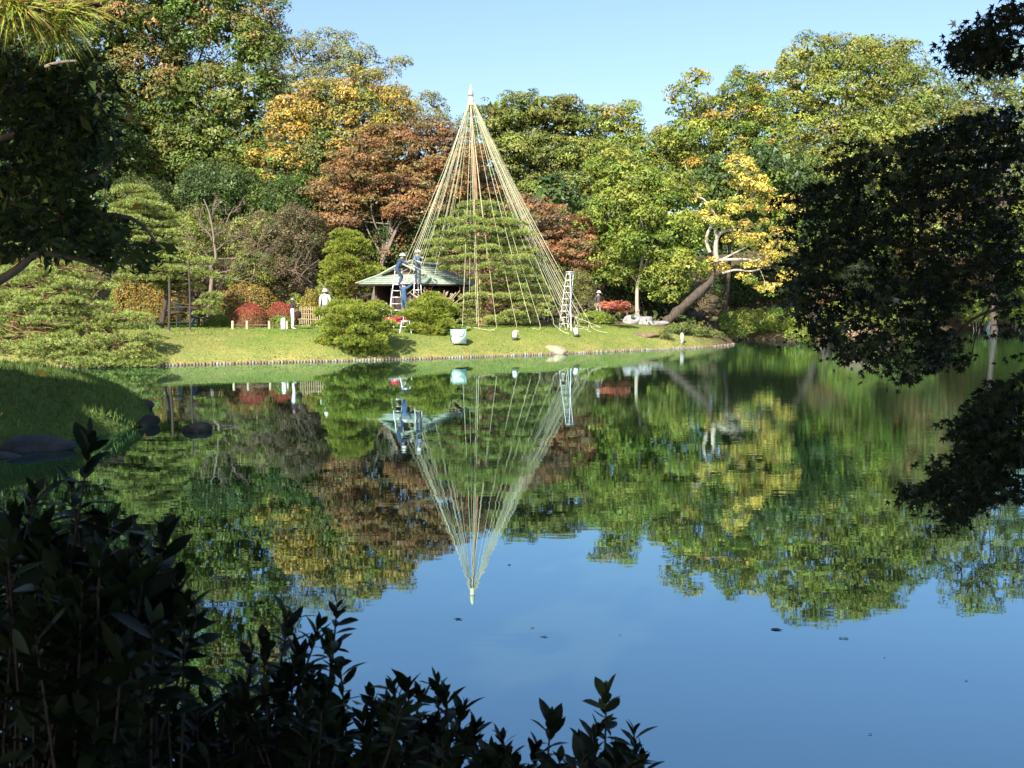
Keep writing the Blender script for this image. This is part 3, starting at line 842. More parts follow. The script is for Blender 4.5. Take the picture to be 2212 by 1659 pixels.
# thicket and shrubs under the tall trees
wood_shrubs = [
    ("yellow-green bushy sapling behind the bare-branched tree", 66, 300, 450, 70, 60, DARKG + OLIVE[:1], 0.14),
    ("dark evergreen thicket below the huge camphor tree", 67, 480, 420, 90, 60, DARKG, 0.16),
    ("light olive shrub between the bare tree and the brown thicket", 63, 560, 520, 60, 55, OLIVE + THICK[:2], 0.12),
    ("brown twiggy shrub left of the bright cloud-pruned pine", 62, 640, 510, 55, 60, THICK, 0.11),
    ("low lime green shrub above the brown hedge", 61, 545, 590, 45, 40, LIME + OLIVE, 0.11),
    ("dull brown undergrowth shrub above the red domes", 61.5, 610, 600, 50, 40, THICK, 0.11),
    ("dark shrub in the shade under the golden tree", 66, 620, 440, 80, 50, DARKG + GREEN[:1], 0.15),
    ("yellowish leafy shrub under the bare-branched tree", 63, 430, 520, 50, 60, OLIVE + LIME[:1], 0.12),
    ("tawny shrub at the foot of the bare-branched tree", 62, 470, 600, 70, 30, THICK, 0.11),
    ("dark shrub behind the pavilion's left roof corner", 66, 740, 560, 70, 70, DARKG + THICK[:1], 0.14),
    ("dark undergrowth behind the pavilion roof", 66, 860, 540, 80, 60, DARKG + BROWN[:1], 0.15),
    ("deep green shrub behind the roped pine", 64, 1000, 500, 90, 70, DARKG, 0.15),
    ("green shrub behind the rope cone's right foot", 62, 1150, 600, 70, 50, DARKG + OLIVE[:1], 0.13),
    ("olive bush beside the man in the white cap", 61, 1240, 630, 40, 36, OLIVE, 0.11),
    ("dark green bush behind the lush tree's twin trunks", 66, 1340, 620, 60, 50, DARKG, 0.15),
    ("dark bush in the shade right of the twin trunks", 69, 1440, 640, 60, 50, DARKG, 0.15),
]
for k, (lb_, Y, vx, vy, rx, ry, pal, lf) in enumerate(wood_shrubs):
    bush("woodland_shrub", lb_, "shrub", Y, vx, vy, rx, ry, pal, 100 + k, lf, 0.8, "shrubs in the wood behind the lawn", 0.5)

inlet_shrubs = [
    ("bright green bush at the inlet's water edge beside the lawn tip", 65, 1590, 700, 30, 26, GREEN, 0.12),
    ("leafy bush hanging over the inlet water behind the lawn tip", 67, 1650, 696, 36, 26, GREEN + DARKG, 0.12),
    ("fresh green bush on the dark bank right of the inlet", 66, 1700, 700, 34, 26, GREEN + LIME[:1], 0.11),
    ("small pale bush low at the waterline right of the inlet", 61, 1735, 715, 26, 22, LIME + GREEN, 0.1),
    ("dark shrub high in the shade above the inlet", 73, 1600, 620, 50, 40, DARKG, 0.15),
    ("shaded shrub above the inlet, under the yellow leaves", 74, 1700, 610, 60, 50, DARKG, 0.16),
    ("reddish brown shrub on the bank below the dark maple", 60, 1785, 640, 40, 30, RUST + THICK + GREEN[:1], 0.11),
    ("green shrub on the bank glimpsed through the dark maple", 58, 1840, 690, 50, 40, GREEN + LIME, 0.11),
    ("tan reedy shrub at the waterline under the dark maple", 56, 1860, 728, 40, 16, [(0.38, 0.25, 0.14), (0.3, 0.22, 0.12)], 0.09),
    ("mixed green shrub behind the lower edge of the dark maple", 62, 1950, 690, 60, 40, GREEN + OLIVE, 0.12),
    ("sunlit lime bush seen through the gap in the maple", 84, 2110, 665, 45, 30, LIME + GREEN, 0.14),
    ("green bush at the far shore near the right frame edge", 85, 2195, 650, 50, 45, GREEN, 0.15),
    ("brown-leaved shrub behind the maple at far right", 88, 2060, 600, 70, 60, BROWN + GREEN[:2], 0.16),
]
for k, (lb_, Y, vx, vy, rx, ry, pal, lf) in enumerate(inlet_shrubs):
    bush("bank_shrub", lb_, "shrub", Y, vx, vy, rx, ry, pal, 140 + k, lf, 0.9, "shrubs along the right bank", 0.42)

# tall woodland trees shading the inlet
for k, (lb_, Y, bvx, spec, pal) in enumerate([
    ("shady evergreen behind the leaning yellow tree", 64.5, 1770, [(1545, 420, 60, 45), (1640, 440, 80, 45), (1600, 390, 80, 45), (1710, 430, 70, 50), (1740, 490, 50, 40), (1790, 450, 60, 50), (1690, 370, 70, 45)], DARKG + GREEN[:1]),
    ("tall shaded tree with grey trunk behind the dark maple", 74, 1745, [(1760, 520, 80, 60), (1830, 540, 80, 60), (1790, 590, 70, 45), (1860, 480, 80, 60)], GREEN + OLIVE[:1]),
    ("thick-trunked tree at the far shore behind the maple", 88, 2135, [(2080, 450, 90, 70), (2170, 440, 90, 70), (2120, 520, 80, 50), (2220, 530, 70, 60), (2040, 520, 60, 60)], GREEN + OLIVE),
    ("autumn-tinted tree behind the middle of the dark maple", 78, 1950, [(1930, 480, 90, 70), (1990, 550, 90, 60), (1900, 570, 70, 50), (2030, 470, 70, 60)], OLIVE + BROWN[:1]),
]):
    tree("bank_tree", lb_, "tree", Y, bvx, spec, pal, 170 + k, 0.9, 0.27, 0.8, 0.45 if k else 0.3, "bark_pale" if k in (1, 2) else "bark_dark", "trees on the right bank", n_tw=40)

# the backdrop of the wood, too deep in the trees to tell one from another
rng = np.random.default_rng(77)
mb = MB()
for vx in range(-250, 2600, 130):
    Y = 98 + rng.uniform(-4, 6)
    vt = np.interp(vx, [0, 560, 700, 900, 1010, 1100, 1350, 1500, 1700, 1900, 2212], [250, 300, 360, 350, 360, 400, 440, 420, 330, 330, 400])
    crown_mesh(mb, V_lobes(Y, [(vx + rng.uniform(-30, 30), vt + 90, 110, 90), (vx, vt + 220, 120, 110), (vx + 60, vt + 330, 120, 90), (vx - 20, vt + 440, 130, 90)], rng=rng), DARKG + [(0.08, 0.11, 0.03)], rng, 1.5, 0.75, 0.4, fill=0.35)
o = stuff(mb.build("woodland", MAT["leaf"]))
o["label"] = "dark mass of woodland deep behind the garden trees"; o["category"] = "wood"

rng = np.random.default_rng(78)
n = 26000
ux = rng.uniform(-40, 46, n); uy = rng.uniform(58, 92, n)
k = edge_dist(ux, uy, POND) > 1.0
k &= ~in_poly(ux, uy, POND)
ux, uy = ux[k], uy[k]
mb = MB()
hump = 0.25 + 0.5 * (0.5 + 0.5 * np.sin(ux * 1.3) * np.sin(uy * 1.1 + ux * .4)) ** 2
leaf_quads(mb, np.stack([ux, uy, ground_h(ux, uy) + rng.uniform(0, 1, len(ux)) * hump * 1.6], -1), rng.normal(size=(len(ux), 3)) * .7 + np.array([0, -.3, .8]), 0.26, .6, pick_cols(DARKG + THICK + OLIVE[:1], len(ux), rng), rng)
o = stuff(mb.build("undergrowth", MAT["leaf"]))
o["label"] = "low tangled undergrowth covering the wooded slope"; o["category"] = "undergrowth"

# bare-branched tree on the left
rng = np.random.default_rng(41)
Yb = 60.5
b = on_ground(452, Yb)
t = thing("bare_tree", "leafless tree with pale forked trunk among the brown thicket", "tree", b)
tb, wb = MB(), MB()
q = vpath([(450, 690), (458, 600), (456, 575), (466, 560), (464, 535), (460, 500), (452, 460), (440, 430)], Yb, 22)
tube(tb, q, np.linspace(.13, .03, len(q)), 7, wob=.06, rng=rng)
def bare(start, end, r, depth, Yv):
    a, g = np.asarray(start, float), np.asarray(end, float)
    L = np.linalg.norm(g - a)
    pts = curve([a, lerp(a, g, .35) + rng.normal(size=3) * L * .07, lerp(a, g, .7) + rng.normal(size=3) * L * .08, g], 9)
    tube(wb, pts, np.linspace(r, r * .35, len(pts)), 4, rng=rng)
    if depth:
        for _ in range(6 if depth > 1 else 4):
            k = rng.integers(2, len(pts))
            d = nrm(g - a) + rng.normal(size=3) * .7
            bare(pts[k], pts[k] + nrm(d) * L * rng.uniform(.3, .6), r * .5, depth - 1, Yv)
for (a, c, e, f_) in [(462, 530, 490, 480), (490, 480, 520, 440), (458, 520, 430, 470), (464, 545, 520, 500), (462, 560, 560, 555), (470, 590, 560, 570), (560, 570, 640, 585), (456, 560, 410, 500), (452, 480, 470, 430), (470, 600, 540, 610), (600, 600, 660, 560), (640, 610, 690, 560), (450, 560, 390, 540), (500, 560, 580, 530)]:
    bare(P(a, c, Yb), P(e, f_, Yb + rng.uniform(-1.2, 1.2)), 0.04, 2, Yb)
tb.build("trunk", MAT["bark_grey"], t, True)
stuff(wb.build("twigs", MAT["bark_twig"], t))

# ---------------------------------------------------------------- pines
pine("tiered_pine", "tall green tiered pine at left beside the two thin poles", 47.6, 345,
     [(400, 250, 320), (418, 285, 345), (436, 240, 370), (455, 225, 385), (474, 235, 398), (494, 225, 402), (514, 210, 400), (534, 240, 402), (553, 270, 410), (572, 230, 455), (592, 250, 415), (560, 420, 465), (585, 430, 468), (608, 330, 380), (628, 440, 478), (645, 425, 475), (664, 430, 470), (612, 400, 440), (520, 90, 210), (545, 60, 200), (500, 150, 230)], 51, pad_r=0.42,
     trunk_v=[(345, 715), (360, 610), (330, 500), (300, 400)], r0=0.12, limb_r=0.04, gap=0.5, bark="bark_dark", count=10)
pine("spreading_pine", "wide low pine sprawling over the water at far left", 40.6, 150,
     [(590, 20, 160), (605, 80, 250), (622, 0, 200), (640, 20, 250), (658, -40, 230), (672, 200, 330), (680, -60, 260), (694, 150, 345), (704, -60, 180), (716, 60, 350), (730, -60, 345), (742, -60, 330), (754, -60, 355), (766, -60, 360), (776, -60, 365), (784, -60, 362), (791, -60, 330), (570, 0, 120)], 52, pad_r=0.38, depth=0.5,
     trunk_v=[(170, 780), (190, 720), (170, 660), (120, 600)], r0=0.14, limb_r=0.022, front=0.2, gap=0.47, count=9)
pine("leftmost_pine", "green pine with reddish limbs at the left frame edge, behind the sprawling pine", 44.5, 40,
     [(500, -40, 60), (520, -60, 120), (542, -60, 190), (562, -40, 240), (584, -60, 230), (606, -60, 250), (626, -60, 200), (646, -60, 130)], 53, pad_r=0.45, r0=0.2)
pine("cloud_pine", "bright yellow-green cloud-pruned pine left of the pavilion roof", 58.8, 770,
     [(502, 712, 785), (518, 700, 803), (534, 704, 800), (552, 705, 770), (566, 688, 830), (582, 690, 845), (598, 690, 835), (614, 700, 790), (630, 690, 770), (644, 700, 760)], 54, pal=PINE_YEL, pad_r=0.55, gap=0.7, r0=0.16, h=0.5)
pine("roped_pine", "big domed pine standing under the rope cone", 53.5, 1040,
     [(436, 1000, 1085), (454, 972, 1118), (474, 945, 1145), (494, 930, 1155), (514, 915, 1160), (533, 905, 1168), (552, 912, 1180), (572, 935, 1175), (592, 1000, 1180), (612, 1020, 1185), (632, 985, 1190), (650, 968, 1195), (668, 955, 1195), (684, 975, 1170)], 55, pad_r=0.5, gap=0.95, r0=0.24,
     trunk_v=[(1050, 700), (1062, 640), (1040, 560), (1050, 490), (1040, 440)], limb_r=0.03, front=0.3, depth=0.9)

def ball_pine(label, Y, vx, vyt, vyb, rx, seed, base=None):
    rng = np.random.default_rng(seed)
    x0 = P(vx, HOR, Y)[0]
    g = GH(x0, Y)
    zt = P(vx, vyt, Y)[2]; zb = max(0.25, P(vx, vyb, Y)[2])
    c = np.array([x0, Y, lerp(zb, zt, .42)]); R = np.array([M(rx, Y), M(rx, Y) * .9, (zt - zb) * .58])
    t = thing("round_pine", label, "pine tree", (x0, Y, max(g, 0)), "ball-clipped pines on the lawn")
    mb = MB()
    n = int(20 * R[0] * R[2])
    d = nrm(rng.normal(size=(n, 3)))
    d = d[(d[:, 2] > -.85)]
    for e in d:
        p = c + e * R * rng.uniform(.8, .95)
        if p[2] < zb:
            p[2] = zb + rng.uniform(0, .1)
        s_ = rng.uniform(.26, .46)
        pad(mb, p, s_ * 1.15, s_, s_ * .5, PINE_YEL, rng, 0.125, 0.024, 13, 0.085)
    e = nrm(rng.normal(size=(1500, 3))) * rng.uniform(.4, .85, size=(1500, 1))
    needle_tufts(mb, c + e * R, e + np.array([0, 0, .4]), .2, .04, 8, PINE_YEL[1:2], rng)
    stuff(mb.build("needles", MAT["needle"], t))
    lb = MB()
    for k in range(14):
        q = c + nrm(rng.normal(size=3)) * R * .75
        a = np.array([x0, Y, max(g, .1) - .2])
        tube(lb, curve([a, lerp(a, q, .5) + rng.normal(size=3) * .06, q], 6), np.linspace(.06, .02, 7)[:len(curve([a, a, q], 6))], 5)
    lb.build("trunk", MAT["bark_red"], t, True)
    return t
ball_pine("large ball-shaped clipped pine at the water's edge, left of the ladder", 44.6, 768, 636, 774, 86, 61)
ball_pine("smaller ball-shaped pine right of the white ladder, beside the pale bag", 48.8, 930, 634, 736, 55, 62)

# clipped hedges and domes
REDP = [(0.29, 0.05, 0.032), (0.25, 0.055, 0.035), (0.33, 0.075, 0.04)]
REDS = [(0.17, 0.12, 0.045), (0.22, 0.10, 0.045), (0.14, 0.12, 0.04)]
HEDGE = [(0.24, 0.165, 0.032), (0.19, 0.155, 0.03), (0.28, 0.155, 0.035), (0.14, 0.14, 0.03)]
BOXG = [(0.15, 0.21, 0.025), (0.19, 0.24, 0.03), (0.12, 0.17, 0.025)]
clipped("clipped_dome", "larger red-topped clipped azalea dome with its front over the low rail", "shrub", 48.9, 539, 655, 707, 43, REDS, 71, REDP, 1.0, "red-topped clipped domes", rag=0.3, leaf=0.045, n=16000)
clipped("clipped_dome", "red clipped azalea dome behind the larger one, next to the woman", "shrub", 50.9, 606, 653, 704, 36, REDS, 72, REDP, 0.95, "red-topped clipped domes", rag=0.3, leaf=0.045, n=16000)
clipped("clipped_dome", "small red shrub behind the person in the red jacket", "shrub", 51.4, 428, 658, 686, 16, REDS, 73, REDP, 1.0, "red-topped clipped domes", n=3000)
clipped("box_hedge", "low green clipped hedge left of the red domes", "hedge", 49.9, 468, 682, 708, 32, BOXG, 74, None, 0.5)
clipped("box_hedge", "low green clipped hedge in front of the smaller red dome", "hedge", 48.6, 608, 683, 707, 24, BOXG, 75, None, 0.45)
clipped("tall_hedge", "tall brownish-green clipped hedge behind the two thin poles", "hedge", 53.4, 325, 598, 690, 76, HEDGE, 76, None, 0.4, leaf=0.08, dr=0.4)
clipped("round_hedge", "rounded brown hedge above the larger red dome", "hedge", 54.4, 535, 614, 690, 66, HEDGE + RUST[2:], 77, None, 0.7, leaf=0.08, dr=0.5)
clipped("round_hedge", "yellow-green rounded bush behind the tall hedge", "hedge", 56.4, 290, 585, 660, 50, LIME, 78, None, 0.9, leaf=0.09, dr=0.5)
clipped("round_hedge", "small orange-green round bush left of the person in white", "hedge", 52.9, 672, 626, 690, 26, HEDGE + LIME[:1], 79, None, 0.9, leaf=0.07)
clipped("round_hedge", "bright green bush behind the woman with the dark bag", "hedge", 53.9, 640, 634, 690, 22, BOXG + LIME, 80, None, 0.9, leaf=0.08)
clipped("round_hedge", "olive round bush behind the bamboo fence", "hedge", 54.9, 700, 612, 690, 30, OLIVE + LIME[:1], 81, None, 0.9, leaf=0.08)
clipped("low_mound", "green mound in front of the man in the white cap", "shrub", 57.5, 1285, 672, 697, 42, BOXG + LIME[:1], 82, None, 0.9, leaf=0.07)
# small red maple by the white rocks
tree("red_maple", "small bright red maple beside the white rocks", "tree", 55.5, 1338, [(1315, 660, 16, 7), (1338, 658, 18, 7), (1332, 669, 18, 6), (1352, 668, 10, 6)], [(0.34, 0.085, 0.045), (0.38, 0.12, 0.06), (0.28, 0.075, 0.05)], 83, 0.22, 0.09, 1.2, 0.05, "bark_dark", n_tw=12, flat=0.4, fill=0.3)
# low juniper on the lawn's tip
for k, (lb_, Y, vx, vy, rx, ry) in enumerate([("low dark juniper at the foot of the white rocks", 56.5, 1465, 712, 26, 9), ("low juniper in the middle of the lawn tip", 57.3, 1500, 718, 30, 10), ("low juniper nearest the end of the lawn tip", 58.5, 1535, 727, 24, 9), ("tiny juniper tuft beside the bare soil patch", 54.5, 1440, 722, 10, 5)]):
    bush("juniper", lb_, "shrub", Y, vx, vy, rx, ry, [(0.10, 0.13, 0.03), (0.15, 0.16, 0.035), (0.08, 0.11, 0.03)], 190 + k, 0.09, 1.3, "low junipers on the lawn tip", 0.2)
# ---------------------------------------------------------------- rope cone over the big pine
rng = np.random.default_rng(301)
A = P(1017, 207, 53.5)
gp = ground_at(1042, 703)
cone = thing("rope_cone", "tall cone of straw ropes hung from a pole over the big pine", "rope cone", gp)
mb = MB()
tube(mb, curve([gp - (0, 0, .3), lerp(gp, A, .5) + (0.03, 0, 0), A + (0, 0, .1)], 10), np.linspace(.085, .055, 11)[:len(curve([gp, gp, A], 10))], 7, (0.5, 0.3, 0.17))
mb.build("pole", MAT["wood"], cone, True)
mb = MB()
tube(mb, [A + (0, 0, -.42), A + (0, 0, -.1), A + (0, 0, .04), A + (0, 0, .08), A + (0, 0, .3), A + (0, 0, .52)], [.16, .11, .10, .13, .075, .015], 10, wob=.05, rng=rng)
fin = mb.build("finial", MAT["straw"], cone, True)
mb = MB()
tube(mb, [A + (0, 0, -.02), A + (0, 0, .05)], .128, 10)
mb.build("binding", MAT["bark_twig"], fin, True)
ends = []
for vx, vy, dY in [(878, 558, 2.6), (881, 566, 2.2), (886, 580, 1.8), (892, 592, 1.4), (899, 603, .6), (905, 585, 1.2), (913, 575, 0.4), (921, 600, -.3), (894, 548, 2.8), (903, 545, 3), (929, 640, -.8), (941, 560, 2.4),
                   (955, 505, 2.2), (968, 480, 2), (962, 530, 1), (978, 470, 2.4), (985, 505, 1.6), (925, 530, 2.4),
                   (999, 703, -2.5), (1014, 640, -1.6), (1034, 714, -3), (1030, 700, -2.2), (1073, 708, -3), (1053, 560, -1.6), (1116, 703, -2.6), (1146, 698, -2.2), (1166, 698, -1.6), (1196, 692, -1.2), (1216, 694, -.8),
                   (1192, 640, .4), (1205, 655, .2), (1214, 664, .6), (1222, 670, .2), (1229, 676, .0), (1236, 680, .5), (1243, 676, 1.0), (1250, 680, 1.4), (1258, 686, .8), (1266, 684, 1.8), (1232, 660, 2.0), (1224, 648, 2.4), (1270, 690, .2),
                   (890, 570, 2.0), (908, 556, 2.7), (1218, 660, 1.6), (1247, 672, .4), (1208, 640, 1.9), (1175, 610, 2.0), (1160, 575, 2.2), (1188, 630, 1.6), (1145, 540, 2.2), (1128, 505, 2.4), (1180, 590, 2.6)]:
    ends.append((vx, vy, 53.5 + (dY if vx > 915 else -dY * .75)))
for k, (vx, vy, Y) in enumerate(ends):
    g = P(vx, vy, Y)
    g[2] = max(g[2], GH(g[0], g[1]) + 0.12)
    a0 = A + np.array([math.cos(k) * .05, math.sin(k) * .05, -.05])
    t_ = np.linspace(0, 1, 12)[:, None]
    pts = a0 * (1 - t_) + g * t_
    pts[:, 2] -= (t_ * (1 - t_))[:, 0] * rng.uniform(0.5, 1.2)
    mb = MB()
    tube(mb, pts, rng.uniform(.007, .011), 4)
    r_ = mb.build("rope", MAT["straw"], cone)
    if k % 2 == 0 or vx > 1190:                      # the loose tail below the knot
        mb = MB()
        tail = [g, g + rng.normal(size=3) * .05 - (0, 0, .15)]
        for q in range(5 if vx > 1190 else 3):
            nx_ = tail[-1] + np.array([rng.normal() * .2 + (.03 if vx > 1190 else 0), -abs(rng.normal()) * .2, -.22])
            nx_[2] = max(nx_[2], GH(nx_[0], nx_[1]) + .02 + rng.uniform(0, .1))
            tail.append(nx_)
        c = curve(tail, 16)
        tube(mb, c, .009, 4)
        mb.build("rope_tail", MAT["straw"], r_)

# ---------------------------------------------------------------- pavilion
ph = math.radians(19)
Wd = np.array([math.cos(ph), -math.sin(ph), 0]); Ld = np.array([math.sin(ph), math.cos(ph), 0]); Up = np.array([0, 0, 1.0])
C0 = P(942, 613, 52.2)
EW, EL, EZ, RZ = 4.25, 5.9, C0[2], C0[2] + 1.0
FC = C0 - Wd * EW / 2                                # middle of the front eave
gz = GH(FC[0], FC[1] + 2)
pav = thing("garden_pavilion", "small wooden tea pavilion with green copper roof behind the ladder", "pavilion", (FC[0] + Ld[0] * 3.3, FC[1] + Ld[1] * 3.3, gz))
def L3(w_, l_, z_):
    return np.array([FC[0], FC[1], 0]) + Wd * w_ + Ld * l_ + Up * z_
COPPER, COPPER2 = (0.37, 0.42, 0.33), (0.31, 0.37, 0.29)
MAT["copper"] = rough_material("verdigris_copper", (0.62, 0.66, 0.62), (1.0, 1.0, 0.98), 3.2, 0.62, 0.006, attr=True)
def slope(name, a0, a1, b0, b1, n, parent):
    """courses of sheet copper between an eave line a0-a1 and an upper line b0-b1"""
    nn = nrm(np.cross(a1 - a0, b0 - a0))
    if nn[2] < 0:
        nn = -nn
    root = None
    for k in range(n):
        t0, t1 = k / n, (k + 1) / n
        p = [lerp(a0, b0, t0), lerp(a1, b1, t0), lerp(a1, b1, t1 + .15 / n), lerp(a0, b0, t1 + .15 / n)]
        mb = MB()
        up = nn * .018
        top = [p[0] + up, p[1] + up, p[2] + up * .1, p[3] + up * .1]
        bot = [x - nn * .02 for x in p]
        mb.add(top + bot, [[0, 1, 2, 3], [7, 6, 5, 4], [0, 4, 5, 1], [1, 5, 6, 2], [2, 6, 7, 3], [3, 7, 4, 0]], COPPER if k % 2 else COPPER2)
        mb.build("roof_course", MAT["copper"], parent)
hw, g_ = EW / 2, 1.07
gzr = EZ + (RZ - EZ) * g_ / hw
roof_base = MB()
box(roof_base, L3(0, EL / 2, EZ - .05), (EW - .1, EL - .1, .05), (0.09, 0.065, 0.05), np.stack([Wd, Ld, Up], 1))
roof = roof_base.build("roof", MAT["wood"], pav)
slope("f", L3(-hw, 0, EZ), L3(hw, 0, EZ), L3(-hw + g_, g_, gzr), L3(hw - g_, g_, gzr), 5, roof)
slope("b", L3(-hw, EL, EZ), L3(hw, EL, EZ), L3(-hw + g_, EL - g_, gzr), L3(hw - g_, EL - g_, gzr), 4, roof)
for s in (-1, 1):
    slope("s", L3(s * hw, 0, EZ), L3(s * hw, EL, EZ), L3(s * (hw - g_), g_, gzr), L3(s * (hw - g_), EL - g_, gzr), 5, roof)
    slope("u", L3(s * (hw - g_ + .05), g_ - .38, gzr - .03), L3(s * (hw - g_ + .05), EL - g_ + .38, gzr - .03), L3(0, g_ - .42, RZ), L3(0, EL - g_ + .42, RZ), 5, roof)
mb = MB()
tube(mb, [L3(0, g_ - .5, RZ + .05), L3(0, EL - g_ + .5, RZ + .05)], .10, 8, COPPER)
mb.build("ridge_cap", MAT["copper"], roof, True)
mb = MB()
mb.add([L3(-hw + g_, g_ + .02, gzr), L3(hw - g_, g_ + .02, gzr), L3(0, g_ + .02, RZ - .04)], [0, 1, 2], (0.12, 0.085, 0.06))
mb.build("gable_board", MAT["wood"], roof)
for s in (-1, 1):
    mb = MB()
    tube(mb, [L3(s * (hw - g_ + .08), g_ - .36, gzr - .02), L3(0, g_ - .40, RZ + .02)], .05, 4, COPPER)
    mb.build("verge_board", MAT["copper"], roof)
    mb = MB()
    tube(mb, [L3(s * hw, 0.0, EZ + .03), L3(s * (hw - g_), g_, gzr + .05)], .045, 5, COPPER)
    mb.build("hip_ridge", MAT["copper"], roof)
ww, wl0, wl1 = EW / 2 - .75, .75, EL - .75
for w_ in (-ww, -ww / 3, ww / 3, ww):
    for l_ in (wl0, wl1):
        mb = MB(); box(mb, (L3(w_, l_, 0) + Up * (gz + EZ) / 2), (.12, .12, EZ - gz), (0.10, 0.07, 0.05), np.stack([Wd, Ld, Up], 1)); mb.build("post", MAT["wood"], pav)
for l_ in (2.2, 3.7):
    for w_ in (-ww, ww):
        mb = MB(); box(mb, (L3(w_, l_, 0) + Up * (gz + EZ) / 2), (.12, .12, EZ - gz), (0.10, 0.07, 0.05), np.stack([Wd, Ld, Up], 1)); mb.build("post", MAT["wood"], pav)
RL = np.stack([Wd, Ld, Up], 1)
mb = MB(); box(mb, L3(0, wl1 - .1, (gz + EZ) / 2), (ww * 2 - .14, .06, EZ - gz - .1), (0.085, 0.06, 0.045), RL); mb.build("back_wall", MAT["wood"], pav)
mb = MB(); box(mb, L3(-ww, (wl0 + wl1) / 2, (gz + EZ) / 2), (.05, wl1 - wl0 - .14, EZ - gz - .1), (0.10, 0.07, 0.05), RL); mb.build("side_wall", MAT["wood"], pav)
mb = MB(); box(mb, L3(ww * .35, wl0 + .08, gz + .95), (ww * 1.28, .05, 1.8), (0.075, 0.05, 0.04), RL); mb.build("front_wall", MAT["wood"], pav)
mb = MB(); box(mb, L3(ww + .02, 2.2, gz + .92), (.05, 2.6, 1.7), (0.08, 0.055, 0.042), RL); mb.build("side_wall", MAT["wood"], pav)
mb = MB(); box(mb, L3(-ww * .78, wl0 + .12, gz + .68), (.42, .04, .75), (0.62, 0.6, 0.55), RL); mb.build("paper_screen", MAT["plain"], pav)
mb = MB(); box(mb, L3(-ww * .36, wl0 + .1, gz + .92), (.3, .04, 1.65), (0.5, 0.42, 0.32), RL); mb.build("sliding_door", MAT["plain"], pav)
mb = MB(); box(mb, L3(0, EL / 2, gz + .12), (ww * 2 + .3, wl1 - wl0 + .3, .2), (0.3, 0.27, 0.24), RL); mb.build("plinth", MAT["stone"], pav)
for q, cc in ((1.35, (0.8, 0.75, 0.7)), (1.6, (0.7, 0.04, 0.03))):
    mb = MB(); c = L3(q, .45, EZ - .2); tube(mb, [c - (0, 0, .07), c - (0, 0, .045), c, c + (0, 0, .045), c + (0, 0, .07)], [.02, .05, .06, .05, .02], 8, cc); mb.build("hanging_lantern", MAT["plain"], pav, True)

# bench with red cloth
bp_ = on_ground(852, 51.9)
bench = thing("red_bench", "low bench under a red felt cloth in front of the pavilion", "bench", bp_)
R19 = RL
mb = MB(); box(mb, bp_ + Up * .40, (1.5, .55, .06), (0.5, 0.32, 0.2), R19); mb.build("seat", MAT["wood"], bench)
mb = MB(); box(mb, bp_ + Up * .436, (1.54, .58, .012), (0.62, 0.05, 0.06), R19)
box(mb, bp_ + Up * .33 - Ld * .292, (1.54, .012, .22), (0.62, 0.05, 0.06), R19); mb.build("cloth", MAT["cloth"], bench)
for sx_ in (-.65, .65):
    for sy_ in (-.2, .2):
        mb = MB(); box(mb, bp_ + Wd * sx_ + Ld * sy_ + Up * .18, (.06, .06, .38), (0.4, 0.26, 0.17), R19); mb.build("leg", MAT["wood"], bench)
pl_ = on_ground(856, 50.4)
t = thing("pale_plank", "pale plank lying on the grass below the red bench", "plank", pl_)
mb = MB(); box(mb, pl_ + Up * .07, (1.35, .3, .09), (0.75, 0.72, 0.66), RL); mb.build("board", MAT["wood"], t)
for s in (-.5, .5):
    mb = MB(); box(mb, pl_ + Wd * s + Up * .0, (.08, .25, .06), (0.4, 0.3, 0.2), RL); mb.build("batten", MAT["wood"], t)

# ---------------------------------------------------------------- ladders
def tripod_ladder(label, Y, top, foot_l, foot_r, n, back, rail=.028):
    """top (vx_l, vx_r, vy); the two feet; back: (vx, dY) of the prop pole's foot"""
    tl, tr = P(top[0], top[2], Y), P(top[1], top[2], Y)
    fl, fr = [np.array([P(v, HOR, Y - .35)[0], Y - .35, 0]) for v in (foot_l, foot_r)]
    for f_ in (fl, fr):
        f_[2] = GH(f_[0], f_[1]) + .01
    t = thing("tripod_ladder", label, "ladder", (fl + fr) / 2, "tripod garden ladders")
    for a, b_ in ((fl, tl), (fr, tr)):
        mb = MB(); tube(mb, [a, b_], rail, 4); mb.build("rail", MAT["metal"], t)
    for k in range(n):
        s = (k + .7) / n
        a, b_ = lerp(fl, tl, s), lerp(fr, tr, s)
        mb = MB(); box(mb, (a + b_) / 2, (np.linalg.norm(b_ - a), .09, .035)); mb.build("rung", MAT["metal"], t)
    pf = np.array([P(back[0], HOR, Y + back[1])[0], Y + back[1], 0]); pf[2] = GH(pf[0], pf[1])
    tm = (tl + tr) / 2
    mb = MB(); tube(mb, [tm - (0, 0, .05), pf], rail * .9, 6); mb.build("prop_pole", MAT["metal"], t)
    mb = MB(); box(mb, tm + (0, 0, .01), (np.linalg.norm(tr - tl) + .1, .2, .04)); mb.build("top_plate", MAT["metal"], t)
    return t, (fl, fr, tl, tr)
lad1, l1 = tripod_ladder("white tripod ladder by the pavilion with two workers on it", 51.2, (854, 868, 582), 836, 872, 9, (872, .6))
lad2, l2 = tripod_ladder("tall slim empty tripod ladder at the rope cone's right foot", 54.0, (1224, 1239, 588), 1208, 1227, 9, (1234, -1.2), .016)
lad3, l3 = tripod_ladder("ladder half hidden by the left ropes, under the third worker", 51.7, (896, 908, 594), 890, 914, 8, (908, .5))
sp = ground_at(877, 719)
t = thing("step_stool", "small grey step stool on the grass beside the smaller round pine", "stool", sp)
for sx_ in (-.2, .2):
    for sy_ in (-.2, .2):
        mb = MB(); tube(mb, [sp + (sx_ * 1.3, sy_ * 1.3, 0), sp + (sx_ * .8, sy_ * .5, .5)], .018, 4); mb.build("leg", MAT["metal"], t)
